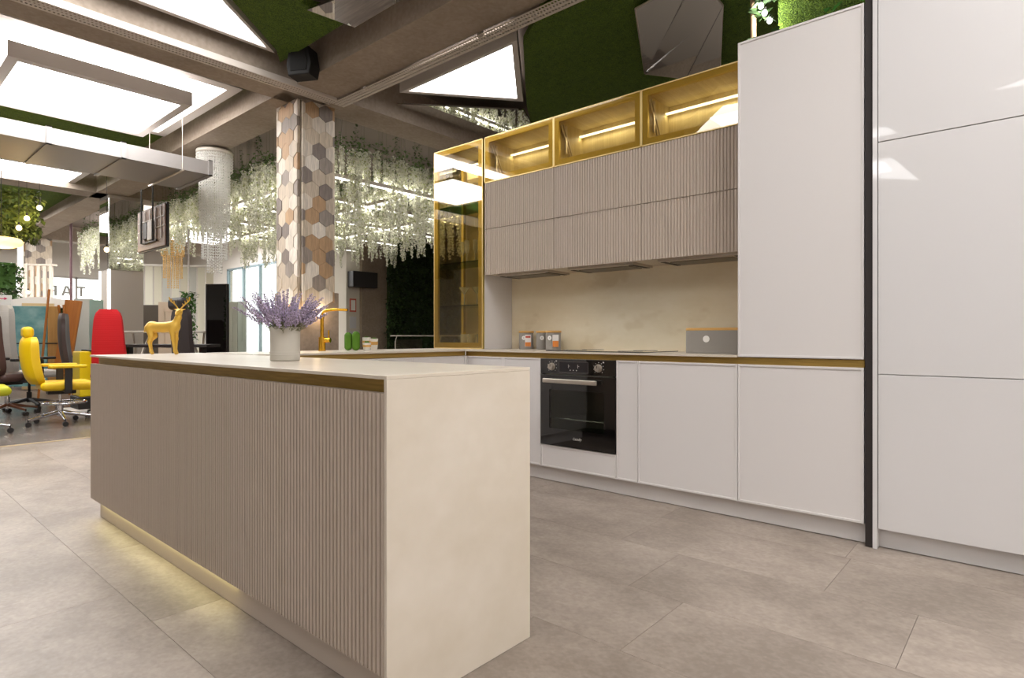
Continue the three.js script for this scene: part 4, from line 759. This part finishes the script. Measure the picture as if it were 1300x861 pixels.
// ---------- flower canopy: light lines and hanging wisteria ----------
{
  const Y0 = 3.14, lines = [];
  const xs = [-7.12, -8.35, -9.85, -11.35, -12.9], zs = [-4.42, -5.9, -7.4];
  for (const x of xs) lines.push([x, x, -4.42, -8.8]);
  for (const z of zs) lines.push([-7.12, -12.9, z, z]);
  lines.forEach(([xa, xb, za, zb], k) => {
    const t = thing('light_line', k < xs.length ? ['slim white light line in the flower canopy nearest the hexagon column', 'second light line of the flower canopy away from the hexagon column', 'middle light line across the flower canopy', 'light line of the flower canopy past the chandelier', 'light line of the flower canopy nearest the mirror column'][k] : ['light line along the beam side edge of the flower canopy', 'light line through the centre of the flower canopy', 'light line along the glazing side of the flower canopy'][k - xs.length], 'light line');
    const g = xa === xb ? bx(xa - 0.03, xa + 0.03, Y0, Y0 + 0.05, zb, za) : bx(xb, xa, Y0 + 0.004, Y0 + 0.054, za - 0.03, za + 0.03);
    const f = xa === xb ? bx(xa - 0.022, xa + 0.022, Y0 - 0.012, Y0, zb, za) : bx(xb, xa, Y0 - 0.008, Y0 + 0.004, za - 0.022, za + 0.022);
    part('profile', g, M.tray, t); part('light_strip', f, M.ledWhite, t, 'lit white diffuser');
    const l = new THREE.RectAreaLight(new THREE.Color(1, 0.97, 0.9), 3.5, xa === xb ? 0.06 : Math.abs(xa - xb), xa === xb ? Math.abs(za - zb) : 0.06); l.position.set((xa + xb) / 2, Y0 - 0.02, (za + zb) / 2); l.rotation.x = -Math.PI / 2; t.add(l);
    const lu = l.clone(); lu.position.y = Y0 + 0.06; lu.rotation.x = Math.PI / 2; lu.intensity = 5; t.add(lu);
    const ends = xa === xb ? [[xa, -4.6], [xa, -8.6]] : [[-7.4, za], [-12.6, za]]; for (const [x, z] of ends) part('hanger', cyl(0.004, 0.004, 1.04, x, Y0 + 0.05, z, 6), M.steel, t);
  });
  // wisteria strings
  const petal = () => { const g = new THREE.BufferGeometry(); const a = 0.027; g.setAttribute('position', new THREE.Float32BufferAttribute([0, 0, 0, a * 0.6, -a * 0.3, a * 0.35, 0, -a * 1.25, 0.006, 0, 0, 0, 0, -a * 1.25, 0.006, -a * 0.6, -a * 0.3, a * 0.35], 3)); g.computeVertexNormals(); return g; };
  const leafG = (s) => { const g = new THREE.BufferGeometry(); g.setAttribute('position', new THREE.Float32BufferAttribute([0, 0, 0, s * 0.45, s * 0.1, -s * 0.5, 0, -s * 0.15, -s * 1.1, 0, 0, 0, 0, -s * 0.15, -s * 1.1, -s * 0.45, s * 0.1, -s * 0.5], 3)); g.computeVertexNormals(); return g; };
  const protos = [];
  for (let v = 0; v < 6; v++) {
    const fl = [], lf = []; const L = 0.56 + 0.1 * v, n = 380 + v * 40;
    const sub = []; for (let k = 0; k < 5; k++) sub.push([rr(-0.095, 0.095), rr(-0.095, 0.095), L * rr(0.5, 1)]);
    for (let k = 0; k < n; k++) {
      const q = sub[k % 5], s = Math.pow(rnd(), 0.9), rad = 0.024 * (1 - 0.6 * s) + 0.003, a = rnd() * 6.3; const g = petal(); g.rotateX(rr(-0.9, 0.9)); g.rotateY(a); g.translate(q[0] + rad * Math.sin(a), -0.1 - q[2] * s, q[1] + rad * Math.cos(a));
      const m = rr(0.8, 1.1), gr = rnd() < 0.16; fl.push(tint(g, gr ? [0.5 * m, 0.54 * m, 0.26 * m] : [0.86 * m, 0.85 * m, 0.74 * m]));
    }
    for (let k = 0; k < 34; k++) { const g = leafG(rr(0.03, 0.055)); g.rotateX(rr(-0.8, 0.5)); g.rotateY(rnd() * 6.3); g.translate(rr(-0.09, 0.09), rr(-0.16, 0.06), rr(-0.09, 0.09)); const m = rr(0.6, 1.3); lf.push(tint(g, [0.085 * m, 0.15 * m, 0.035 * m])); }
    if (v === 5) for (let k = 0; k < 26; k++) { const g = leafG(rr(0.025, 0.045)); g.rotateX(rr(-0.8, 0.5)); g.rotateY(rnd() * 6.3); g.translate(rr(-0.03, 0.03), rr(0.05, 0.42), rr(-0.03, 0.03)); const m = rr(0.5, 1.1); lf.push(tint(g, [0.07 * m, 0.12 * m, 0.03 * m])); }
    protos.push([merge(fl), merge(lf), [new THREE.CylinderGeometry(0.0012, 0.0012, 0.45, 4).translate(0, 0.22, 0), new THREE.CylinderGeometry(0.002, 0.002, L * 0.6, 4).translate(0, -L * 0.3, 0)]]);
  }
  const petalM = phy({ vertexColors: true, roughness: 0.9, transmission: 0.4, thickness: 0, side: THREE.DoubleSide });
  const stemM = std({ color: RGB(90, 96, 50), roughness: 0.9 });
  const roots = [];
  const G = 'white wisteria garlands of the flower canopy', LB = 'white wisteria garland with green leaves hanging from the flower canopy';
  let count = 0;
  const put = (x, z) => {
    const v = Math.floor(rnd() * 6), y = rr(3.58, 3.76), tn = rnd() * 6.3;
    if (!roots[v]) { const t = thing('wisteria_garland', LB, 'hanging flowers', [x, y, z], tn, G); part('blossoms', protos[v][0], petalM, t, 'white blossoms'); part('leaves', protos[v][1], M.leaf, t, 'green leaves'); part('stem', protos[v][2], stemM, t); roots[v] = t; } else dup(roots[v], [x, y, z], tn);
    count++;
  };
  for (const x of xs) { const st = x === -7.12 ? 0.11 : 0.19; for (let z = -4.42; z > -8.8; z -= st) put(x + rr(-0.12, 0.12), z + rr(-0.05, 0.05)); }
  for (const z of zs) { const st = z === -4.42 ? 0.105 : 0.19; for (let x = -7.3; x > -13.3; x -= st) put(x + rr(-0.05, 0.05), z + rr(-0.1, 0.12)); }
  const G2 = 'wisteria garlands past the mirror column', first2 = [];
  for (let k = 0; k < 12; k++) { const v = k % 6, r = dup(roots[v] || roots.find(Boolean), [-16.1 - k * 0.2, rr(3.7, 3.76), -4.25 + rr(-0.08, 0.08)], rnd() * 6.3, 'white wisteria garland hanging past the mirror column before the far window', G2); first2.push(r); }
}

// ---------- showroom behind the kitchen ----------
// leafy mass of many small leaves, too many to count
function leafMass(n, box, size, tone, thin) {
  const out = [], [x0, x1, y0, y1, z0, z1] = box;
  for (let k = 0; k < n; k++) {
    const s = rr(size * 0.6, size * 1.3), g = new THREE.BufferGeometry();
    g.setAttribute('position', new THREE.Float32BufferAttribute([0, 0, 0, s * 0.4, s * 0.1, s * 0.5, 0, -s * 0.1, s * 1.1, 0, 0, 0, 0, -s * 0.1, s * 1.1, -s * 0.4, s * 0.1, s * 0.5], 3)); g.computeVertexNormals();
    g.rotateX(rr(-0.3, 1.3)); g.rotateY(rnd() * 6.3); g.translate(rr(x0, x1), rr(y0, y1), rr(z0, z1));
    const m = rr(0.45, 1.5); out.push(tint(g, [tone[0] * m, tone[1] * m, tone[2] * m]));
  }
  return merge(out);
}
{ // dark hedge wall
  const t = thing('hedge_wall', 'dark green planted wall behind the glass balustrade', 'green wall');
  part('backing', bx(-13.1, -12.95, 0, 3.6, -13.9, -9.85), std({ color: RGB(52, 70, 36), roughness: 1 }), t);
  const l = part('leaves', leafMass(5200, [-12.98, -12.84, 0.1, 3.6, -13.8, -9.75], 0.1, [0.026, 0.05, 0.017]), M.leaf, t, 'dense dark leaves'); l.userData.kind = 'stuff';
  const l2 = part('ivy', leafMass(420, [-12.9, -12.75, 0.4, 2.0, -10.15, -9.65], 0.09, [0.04, 0.08, 0.02]), M.leaf, t, 'lighter ivy along the edge'); l2.userData.kind = 'stuff';
}
{
  const t = thing('balustrade', 'glass balustrade with slim steel handrail before the hedge wall', 'balustrade');
  part('handrail', rod(V(-9.2, 1.0, -7.0), V(-8.2, 1.0, -8.6), 0.012, 0.012, 8), M.steel, t);
  part('pane', [bx(0, 0.01, 0.1, 0.93, -1.7, 0).rotateY(0.56).translate(-9.15, 0, -7.05)], M.paneClear, t);
  for (const k of [0.05, 0.5, 0.95]) { const x = -9.2 + k, z = -7.0 - 1.6 * k; part('post', [rod(V(x, 0, z), V(x, 0.9, z), 0.012), rod(V(x, 0.9, z), V(x + 0.02, 1.0, z - 0.02), 0.008)], M.steel, t); }
}
{ // framed notices on the pier and the dark sign box
  const t = thing('framed_notice', 'small framed notice with red border on the plaster pier', 'notice');
  part('frame', [bx(-13.2, -13.185, 1.62, 1.96, -8.95, -8.76)], std({ color: RGB(196, 96, 80), roughness: 0.6 }), t); part('sheet', bx(-13.185, -13.18, 1.66, 1.92, -8.92, -8.79), M.paper, t);
  single('notice_sheet', 'pale notice sheet below the red framed notice', 'notice', bx(-13.2, -13.19, 1.2, 1.5, -8.95, -8.76), std({ color: RGB(200, 198, 200), roughness: 0.6 }));
  single('notice_sheet', 'pale notice sheet lowest on the plaster pier', 'notice', bx(-13.2, -13.19, 0.85, 1.12, -8.95, -8.76), std({ color: RGB(196, 194, 198), roughness: 0.6 }));
  single('sign_box', 'black sign box high on the plaster pier under the flowers', 'sign', rbx(-13.2, -12.95, 2.25, 2.65, -9.45, -8.7, 0.01), M.black);
}
// lettering painted on the far window, read from outside
{
  const font = await new FontLoader().loadAsync('fonts/droid/droid_sans_bold.typeface.json');
  const m = std({ color: RGB(176, 174, 168), roughness: 0.7 });
  const t = thing('window_lettering', 'grey letters on the far shop window, mirrored from inside', 'lettering', [-24.33, 2.34, -5.62], Math.PI / 2);
  [['T', 0], ['A', 0.36], ['F', 0.72], ['E', 1.02]].forEach(([ch, x]) => { const g = new TextGeometry(ch, { font, size: 0.34, depth: 0.01, curveSegments: 4 }); g.scale(-1, 1, 1); const a = g.attributes.position.array; for (let i = 0; i < a.length; i += 9) for (let k = 0; k < 3; k++) { const q = a[i + 3 + k]; a[i + 3 + k] = a[i + 6 + k]; a[i + 6 + k] = q; } g.computeVertexNormals(); g.translate(0.13 - x * 1.05, 0, 0); part('letter', g, m, t); });
}
// office chairs
function officeChair(o) {
  const t = thing('office_chair', o.label, 'chair', [o.x, 0, o.z], o.turn);
  const m = std({ color: o.color, roughness: o.rough ?? 0.55, ...(o.weave ? { bumpMap: T.weave, bumpScale: 0.003 } : {}) }), sh0 = o.seat ?? 0.46, bh = o.back ?? 0.75, bw = o.bw ?? 0.24;
  const fr = o.dark ? M.black : M.chrome;
  for (let k = 0; k < 5; k++) {
    const a = k / 5 * 6.2832 + 0.3, ex = 0.31 * Math.cos(a), ez = 0.31 * Math.sin(a);
    part('leg', [rod(V(0.03 * Math.cos(a), 0.13, 0.03 * Math.sin(a)), V(ex, 0.075, ez), 0.024, 0.014, 8)], o.brownLegs ? std({ color: RGB(92, 56, 36), roughness: 0.4 }) : fr, t);
    part('caster', [cyl(0.028, 0.028, 0.018, 0, -0.009, 0, 14).rotateX(Math.PI / 2).translate(ex, 0.028, ez + 0.014), cyl(0.028, 0.028, 0.018, 0, -0.009, 0, 14).rotateX(Math.PI / 2).translate(ex, 0.028, ez - 0.014), cyl(0.007, 0.007, 0.05, ex, 0.03, ez, 8)], M.black, t);
  }
  part('gas_lift', [cyl(0.03, 0.03, 0.14, 0, 0.09, 0, 16), cyl(0.016, 0.016, sh0 - 0.28, 0, 0.2, 0, 12)], fr, t);
  if (o.ring) part('foot_ring', [new THREE.TorusGeometry(0.2, 0.014, 8, 32).rotateX(Math.PI / 2).translate(0.04, 0.24, 0), rod(V(-0.1, 0.24, 0), V(0.2, 0.24, 0), 0.009)], fr, t);
  part('mechanism', [rbx(-0.12, 0.14, sh0 - 0.1, sh0 - 0.05, -0.07, 0.07, 0.01)], M.black, t);
  const seat = new RoundedBoxGeometry(0.5, 0.105, 0.48, 4, 0.05); { const p = seat.attributes.position; for (let i = 0; i < p.count; i++) { const x = p.getX(i); p.setZ(i, p.getZ(i) * (1 + 0.08 * x)); if (p.getY(i) > 0) p.setY(i, p.getY(i) - 0.018 * (1 - Math.min(1, Math.abs(p.getZ(i)) / 0.24) ** 2)); } } seat.computeVertexNormals(); seat.translate(0.05, sh0, 0);
  part('seat', seat, m, t);
  // backrest: rounded, tapered upward, curved
  const bk = new RoundedBoxGeometry(0.11, bh, bw * 2, 5, 0.05, 1), rows = 14; const bg = new THREE.BoxGeometry(0.1, bh, bw * 2, 4, 18, 8), bt = o.thick ?? 1;
  { const p = bg.attributes.position; for (let i = 0; i < p.count; i++) { const y = p.getY(i) / bh + 0.5, z = p.getZ(i) / bw, x = p.getX(i) / 0.05;
      const wide = (o.taper ? 1 - o.taper * y : 1) * (o.waist ? 1 - o.waist * Math.exp(-((y - 0.82) ** 2) / 0.004) : 1) * Math.sqrt(Math.max(0.05, 1 - Math.pow(Math.abs(2 * y - 1), 8) * 0.6));
      p.setZ(i, z * bw * wide); const th = 0.05 * (1 - 0.55 * Math.abs(z) ** 3) * (1 - 0.35 * Math.abs(2 * y - 1) ** 6);
      p.setX(i, x * th * bt + 0.05 * Math.sin(y * 3.0 + 0.4) * -0.6 - 0.09 * y + 0.035 * z * z); if (o.ribs) p.setX(i, p.getX(i) + 0.004 * Math.sign(x) * Math.sin(y * 120)); } bg.computeVertexNormals(); }
  bg.translate(-0.2, sh0 + 0.02 + bh / 2, 0); part('backrest', bg, m, t);
  if (o.head) { const h = new RoundedBoxGeometry(0.1, 0.13, o.headW ?? 0.28, 4, 0.048); h.translate(-0.29, sh0 + bh + 0.07, 0); part('headrest', h, o.headDark ? M.black : m, t); part('headrest_bracket', [rod(V(-0.3, sh0 + bh - 0.08, 0), V(-0.31, sh0 + bh + 0.05, 0), 0.018)], M.black, t); }
  if (o.arms !== false) for (const s of [-1, 1]) {
    part('armrest', rbx(-0.14, 0.2, sh0 + 0.2, sh0 + 0.235, s * 0.29 - 0.045, s * 0.29 + 0.045, 0.015, 3), o.padSame ? m : M.black, t);
    part('arm_post', [rbx(-0.0, 0.07, sh0 - 0.05, sh0 + 0.2, s * 0.29 - 0.015, s * 0.29 + 0.015, 0.01, 2), rbx(0, 0.06, sh0 - 0.07, sh0 - 0.04, Math.min(0, s * 0.3), Math.max(0, s * 0.3), 0.008)], M.black, t);
  }
  return t;
}
const Yel = RGB(232, 190, 8);
officeChair({ label: 'yellow office chair with headrest, padded yellow arms and chrome foot ring', x: -8.3, z: -1.72, turn: 1.5, color: Yel, seat: 0.44, back: 0.52, bw: 0.19, thick: 1.6, head: true, headW: 0.24, padSame: true, ring: true, rough: 0.45 });
officeChair({ label: 'white quilted high back office chair behind the yellow one', x: -10.35, z: -1.80, turn: 1.7, color: RGB(228, 222, 214), back: 0.9, thick: 1.5, bw: 0.2, weave: true, dark: true, seat: 0.48 });
officeChair({ label: 'dark brown leather executive chair with hooded head beside the white chair', x: -9.7, z: -1.47, turn: 2.0, color: RGB(80, 56, 50), back: 0.98, thick: 1.6, bw: 0.25, waist: 0.25, brownLegs: true, seat: 0.48, taper: 0.15 });
officeChair({ label: 'lime green office chair half out of view beside the plank floor edge', x: -8.0, z: -0.93, turn: 1.5, color: RGB(188, 190, 30), seat: 0.44, back: 0.55, bw: 0.2, padSame: true });
officeChair({ label: 'red fabric wing office chair seen from behind', x: -8.75, z: -2.40, turn: 2.5, color: RGB(196, 20, 28), back: 0.8, bw: 0.205, taper: 0.3, weave: true, rough: 0.9, arms: false, seat: 0.5, dark: true });
officeChair({ label: 'black slatted mesh office chair with black headrest and arms', x: -6.8, z: -2.70, turn: 1.62, color: RGB(44, 34, 32), back: 0.74, bw: 0.22, ribs: true, head: true, headW: 0.3, headDark: true, seat: 0.52, dark: true, rough: 0.8, taper: 0.12 });
officeChair({ label: 'dark brown slim office chair seen edge-on beside the red chair', x: -9.9, z: -2.36, turn: 1.25, color: RGB(62, 44, 40), back: 0.78, bw: 0.22, seat: 0.5, waist: 0.1, dark: true });
// yellow suitcase-like cabinet and pale mat by the brown chair
{
  const t = thing('pedestal_cabinet', 'yellow pedestal cabinet with black handle standing by the dark brown chair', 'cabinet', [-9.33, 0.055, -2.25], 0.0);
  part('body', rbx(-0.17, 0.17, 0.16, 0.74, -0.15, 0.15, 0.015, 2), std({ color: RGB(226, 196, 10), roughness: 0.4 }), t); part('base', rbx(-0.2, 0.2, 0.0, 0.16, -0.17, 0.17, 0.01), M.black, t); part('handle', [rbx(-0.2, 0.2, 0.74, 0.76, -0.05, 0.05, 0.008)], M.black, t);
  single('display_platform', 'low white platform under the yellow pedestal cabinet', 'platform', rbx(-9.57, -9.09, 0.003, 0.055, -2.5, -2.0, 0.006), M.wallWhite);
}
{ // teal abstract painting on its wooden stand
  const t = thing('painting', 'large teal abstract painting leaning behind the chairs', 'painting', [-12.9, 0, -2.05], 0.95);
  part('canvas', rbx(-0.5, 0.48, 0.15, 1.5, -0.02, 0.02, 0.003), std({ map: T.paint, roughness: 0.8 }), t); part('side_board', rbx(0.49, 0.66, 0.1, 1.5, -0.03, 0.02, 0.004), std({ map: T.wood, color: RGB(236, 200, 160), roughness: 0.7 }), t); part('rail', rbx(-0.5, 0.68, 0.86, 0.88, 0.02, 0.03), M.black, t);
}
{ // door samples
  const door = (label, x, z, turn, w, h, col, inset, handle) => {
    const t = thing('door_sample', label, 'door sample', [x, 0, z], turn);
    const m = std({ color: col, roughness: 0.6 });
    part('leaf', rbx(-w / 2, w / 2, 0.01, h, -0.02, 0.02, 0.003), m, t);
    for (const [a, b] of inset) part('moulding', [rbx(-w * 0.34, w * 0.34, a * h, a * h + 0.03, 0.02, 0.032), rbx(-w * 0.34, w * 0.34, b * h - 0.03, b * h, 0.02, 0.032), rbx(-w * 0.34, -w * 0.34 + 0.03, a * h, b * h, 0.02, 0.032), rbx(w * 0.34 - 0.03, w * 0.34, a * h, b * h, 0.02, 0.032)], m, t);
    if (handle) part('handle', [cyl(0.05, 0.05, 0.01, 0, 0, 0, 16).rotateX(Math.PI / 2).translate(w * 0.1, h * 0.28, 0.022)], M.steel, t);
    return t;
  };
  door('grey wardrobe door sample with one raised panel beside the narrow white one', -14.78, -4.60, 0.85, 0.62, 1.62, RGB(150, 146, 142), [[0.1, 0.9]]);
  door('dark taupe wardrobe door sample behind the gold deer', -14.11, -4.65, 0.85, 0.75, 1.66, RGB(126, 118, 110), []);
  door('pale oak door sample with slim glass strip and round handle', -13.44, -4.71, 0.85, 0.6, 1.7, RGB(206, 184, 160), [[0.45, 0.9]], true);
  door('white textured door sample beside the red chair', -15.45, -4.54, 0.85, 0.55, 1.6, RGB(214, 208, 200), [[0.08, 0.5], [0.54, 0.92]]);
  door('sage grey framed door sample by the glazing', -13.48, -5.73, 0.7, 0.62, 1.75, RGB(176, 178, 164), [[0.06, 0.94]]);
  door('pale green door sample by the glazing', -13.69, -6.08, 0.7, 0.5, 1.78, RGB(206, 214, 204), [[0.5, 0.95]]);
  door('light wood door sample beside the arched shelf', -13.9, -2.55, 1.0, 0.5, 1.6, RGB(206, 176, 130), [[0.08, 0.92]]);
  door('speckled grey board sample beside the arched shelf', -13.89, -3.25, 1.0, 0.32, 1.72, RGB(176, 172, 164), []);
  door('pale teal board sample behind the red chair', -12.29, -3.06, 1.0, 0.2, 1.62, RGB(150, 178, 170), []);
}
{ // vertical blinds as single slats
  const t = thing('vertical_blind', 'cream vertical blind slats hanging behind the door samples', 'blind', [-15.5, 0, -7.0], 0.95);
  const ms = [RGB(226, 220, 200), RGB(206, 206, 198), RGB(236, 232, 214)].map((c) => std({ color: c, roughness: 0.8 }));
  for (let k = 0; k < 10; k++) part('slat', rbx(-2.6 + k * 0.2, -2.43 + k * 0.2, 0.2, 2.75, -0.004, 0.004, 0.001), ms[(k * 7) % 3], t);
  part('rail', rbx(-2.7, -0.5, 2.75, 2.8, -0.03, 0.03), M.wallWhite, t); for (const x of [-2.5, -0.7]) part('hanger', cyl(0.006, 0.006, 1.41, x, 2.79, 0, 6), M.steel, t);
}
{ // black display screen standing on the floor
  const t = thing('display_totem', 'tall black glass door panel standing behind the black chair', 'display', [-9.78, 0, -4.06], 0.55);
  part('panel', rbx(-0.17, 0.17, 0.03, 1.8, -0.02, 0.02, 0.004), M.blackGlass, t); part('frame', [rbx(0.17, 0.19, 0.0, 1.82, -0.025, 0.025), rbx(-0.19, -0.17, 0.0, 1.82, -0.025, 0.025), rbx(-0.17, 0.17, 1.8, 1.82, -0.025, 0.025), rbx(-0.17, 0.17, 0, 0.03, -0.1, 0.1)], M.black, t);
}
{ // hanging ivy column beside the screen
  const t = thing('hanging_ivy', 'bright green ivy tumbling down beside the black glass panel', 'hanging plant');
  const l = part('leaves', leafMass(620, [-9.68, -9.50, 0.95, 1.66, -3.64, -3.48], 0.05, [0.06, 0.16, 0.025]), M.leaf, t); l.userData.kind = 'stuff';
  part('cord', [rod(V(-9.59, 1.5, -3.56), V(-9.59, 2.6, -3.56), 0.012), cyl(0.05, 0.06, 0.95, -9.59, 0.0, -3.56, 12)], M.frameGrey, t);
}
{ // arched shelf unit with things
  const t = thing('arched_shelf', 'cream arched shelf unit with plants beside the wooden easel', 'shelf', [-14.6, 0, -2.75], 1.05);
  const w = 0.55, pts = []; for (let k = 0; k <= 16; k++) { const a = Math.PI * k / 16; pts.push([w * 1.12 * Math.cos(a), 1.55 + 0.2 * Math.sin(a)]); }
  part('arch', plate([[w * 1.12, 1.55], ...pts, [-w * 1.12, 1.55]], -0.16, 0.16), M.wallWhite, t);
  part('side', [rbx(-w * 1.12, -w * 0.95, 0, 1.6, -0.16, 0.16)], std({ color: RGB(214, 194, 160), roughness: 0.6 }), t); part('side', [rbx(w * 0.8, w * 1.12, 0, 1.6, -0.16, 0.16)], std({ color: RGB(226, 208, 172), roughness: 0.6 }), t);
  part('back', bx(-w, w, 0, 1.6, -0.16, -0.14), M.black, t);
  for (const y of [0.45, 0.8, 1.2]) part('shelf', rbx(-w * 0.95, w * 0.8, y, y + 0.04, -0.14, 0.16), M.wallWhite, t);
  const l = part('leaves', leafMass(160, [-0.35, 0.35, 1.3, 1.6, -0.05, 0.15], 0.07, [0.08, 0.11, 0.04]), M.leaf, t); l.userData.kind = 'stuff';
  const c = thing('wood_box', 'honey brown wooden box standing in front of the arched shelf', 'box', [-13.1, 0, -2.8], 1.05); part('body', rbx(-0.24, 0.24, 0.005, 0.52, -0.2, 0.2, 0.006), std({ map: T.wood, color: RGB(245, 205, 150), roughness: 0.6 }), c); part('lid', rbx(-0.25, 0.25, 0.52, 0.545, -0.21, 0.21, 0.004), M.black, c);
  const cu = single('cushion', 'white round cushion lying on the wooden box', 'cushion', ball(0.16, 0, 0, 0, 1, 0.62, 1, 18), M.wallWhite); cu.position.set(-13.1, 0.645, -2.8);
  const e = thing('easel', 'honey brown wooden easel leaning before the arched shelf', 'easel', [-11.85, 0, -2.4], 1.0);
  const em = std({ map: T.wood, color: RGB(220, 150, 80), roughness: 0.55 });
  part('board', rbx(-0.12, 0.12, 0.35, 1.6, -0.02, 0.02, 0.006).rotateZ(-0.1).rotateX(-0.12).translate(0.02, 0, 0), em, e, 'long oiled wooden board'); part('leg', rod(V(-0.2, 0.01, 0.1), V(-0.14, 1.75, -0.12), 0.018), em, e); part('leg', rod(V(0.28, 0.01, 0.1), V(0.06, 1.5, -0.12), 0.018), em, e); part('leg', rod(V(0.02, 0.01, -0.45), V(-0.02, 1.5, -0.14), 0.018), em, e); part('ledge', rbx(-0.26, 0.28, 0.36, 0.39, 0.0, 0.08, 0.004), em, e);
}
{ // table with metal crossed legs behind the red chair
  const t = thing('work_table', 'white topped table on crossed metal legs behind the gold deer', 'table', [-10.9, 0, -3.75], 0.75);
  part('tabletop', rbx(-0.75, 0.75, 1.05, 1.08, -0.3, 0.3, 0.006), M.wallWhite, t);
  for (const s of [-1, 1]) part('leg', [rod(V(s * 0.6, 0.01, -0.25), V(s * 0.45, 1.05, 0.25), 0.018), rod(V(s * 0.6, 0.01, 0.25), V(s * 0.45, 1.05, -0.25), 0.018)], M.steel, t);
  const d = thing('work_table', 'black low table behind the red chair', 'table', [-9.0, 0, -3.05], 0.75);
  part('tabletop', rbx(-0.65, 0.65, 0.84, 0.88, -0.2, 0.2, 0.006), M.black, d); for (const s of [-1, 1]) part('leg', [rbx(s * 0.5 - 0.03, s * 0.5 + 0.03, 0, 0.84, -0.05, 0.05, 0.004)], M.black, d);
}
// green hanging boxes, lamps and bulbs at the far left
{
  const mk = (label, b, n, tone) => { const t = thing('hanging_hedge', label, 'hanging plant'); part('core', bx(b[0] + 0.1, b[1] - 0.1, b[2] + 0.2, b[3], b[4] + 0.1, b[5] - 0.1), std({ color: new THREE.Color(tone[0], tone[1], tone[2]), roughness: 1 }), t); const l = part('leaves', leafMass(n, b, 0.075, tone), M.leaf, t); l.userData.kind = 'stuff'; return t; };
  mk('hanging hedge box with string lights under the turf ceiling', [-11.9, -11.3, 2.45, 3.2, -2.12, -0.6], 5200, [0.085, 0.12, 0.02]);
  mk('smaller hanging hedge near the slatted wall', [-15.6, -14.9, 1.72, 2.42, -2.5, -1.4], 2000, [0.05, 0.11, 0.02]);
  const t = thing('pendant_lamp', 'shallow woven pendant lamp glowing under the hanging hedge', 'lamp', [-10.45, 2.2, -1.52]);
  part('shade', lathe([[0.02, 0.12], [0.2, 0.11], [0.24, 0.07], [0.22, 0.02], [0.12, -0.02], [0.01, -0.03]], 28), phy({ color: RGB(236, 214, 160), roughness: 0.9, transmission: 0.5, thickness: 0 }), t, 'woven cream shade');
  part('bulb', ball(0.05, 0, 0.04, 0), M.bulb, t); part('cord', cyl(0.004, 0.004, 1.6, 0, 0.1, 0, 6), M.black, t);
  const pl = new THREE.PointLight(new THREE.Color(1, 0.8, 0.5), 0.8, 0, 2); pl.position.set(0, 0.04, 0); pl.castShadow = true; t.add(pl);
  const bulbs = [[47, 270], [34, 284], [24, 297], [2, 318], [128, 325], [23, 370]];
  const bp = [[-11.15, 2.90, -2.06], [-11.2, 2.73, -1.92], [-11.15, 2.57, -1.82], [-11.12, 2.32, -1.6], [-10.9, 2.34, -2.85], [-16.5, 1.95, -2.85]];
  let b0; bp.forEach(([x, y, z], k) => {
    const bt = thing('string_bulb', k < 4 ? 'small warm round bulb on the string before the hanging hedge' : k === 4 ? 'single warm bulb hanging near the mirror column' : 'single warm bulb before the slatted wall', 'bulb', [x, y, z], 0, k < 4 ? 'string bulbs by the hanging hedge' : undefined);
    part('glass', ball(0.035, 0, 0, 0, 1, 1.1, 1, 16), M.bulb, bt); part('socket', cyl(0.014, 0.014, 0.05, 0, 0.03, 0, 10), M.black, bt); part('cord', cyl(0.003, 0.003, 4.18 - y, 0, 0.06, 0, 5), M.black, bt);
    const l = new THREE.PointLight(new THREE.Color(1, 0.72, 0.38), 0.12, 0, 2); l.castShadow = true; bt.add(l);
  });
  const p = thing('banner_post', 'slim white post standing before the far hexagon column', 'post', [-18.2, 0, -3.0]); part('post', rbx(-0.05, 0.05, 0, 3.2, -0.05, 0.05, 0.005), M.wallWhite, p); part('foot', cyl(0.2, 0.2, 0.02, 0, 0, 0, 20), M.wallWhite, p);
  const s = thing('slatted_screen', 'pale wooden slat screen beside the far hexagon column', 'screen', [-20.6, 0, -3.35], 0.9); const sm2 = std({ map: T.grain, color: RGB(222, 206, 190), roughness: 0.7 });
  for (let k = 0; k < 12; k++) part('slat', rbx(-0.9 + k * 0.15, -0.82 + k * 0.15, 0, 2.9, -0.03, 0.03, 0.004), sm2, s);
  part('rail', rbx(-0.92, 0.92, 2.9, 2.95, -0.04, 0.04), sm2, s);
  const n = thing('info_sign', 'white sign with pink arrows below the small hanging hedge', 'sign', [-13.6, 1.45, -1.98], 0.9);
  part('board', rbx(-0.16, 0.16, 0, 0.26, -0.006, 0.006, 0.002), M.paper, n); part('post', cyl(0.012, 0.012, 1.45, 0, -1.45, -0.01, 8), M.steel, n);
  const pk = std({ color: RGB(222, 70, 110), roughness: 0.7 }); for (const y of [0.06, 0.2]) part('arrow', [bx(-0.1, 0.06, y - 0.008, y + 0.008, 0.006, 0.009), plate([[0.05, y - 0.025], [0.1, y], [0.05, y + 0.025]], 0.006, 0.009)], pk, n);
  const pole = thing('hanging_pole', 'thin dark pole hanging from the ceiling before the far window', 'pole', [-18.0, 0, -3.95]); part('rod', cyl(0.03, 0.03, 2.6, 0, 1.45, 0, 8), std({ color: RGB(92, 62, 66), roughness: 0.6 }), pole);
}

renderer.render(scene, camera);
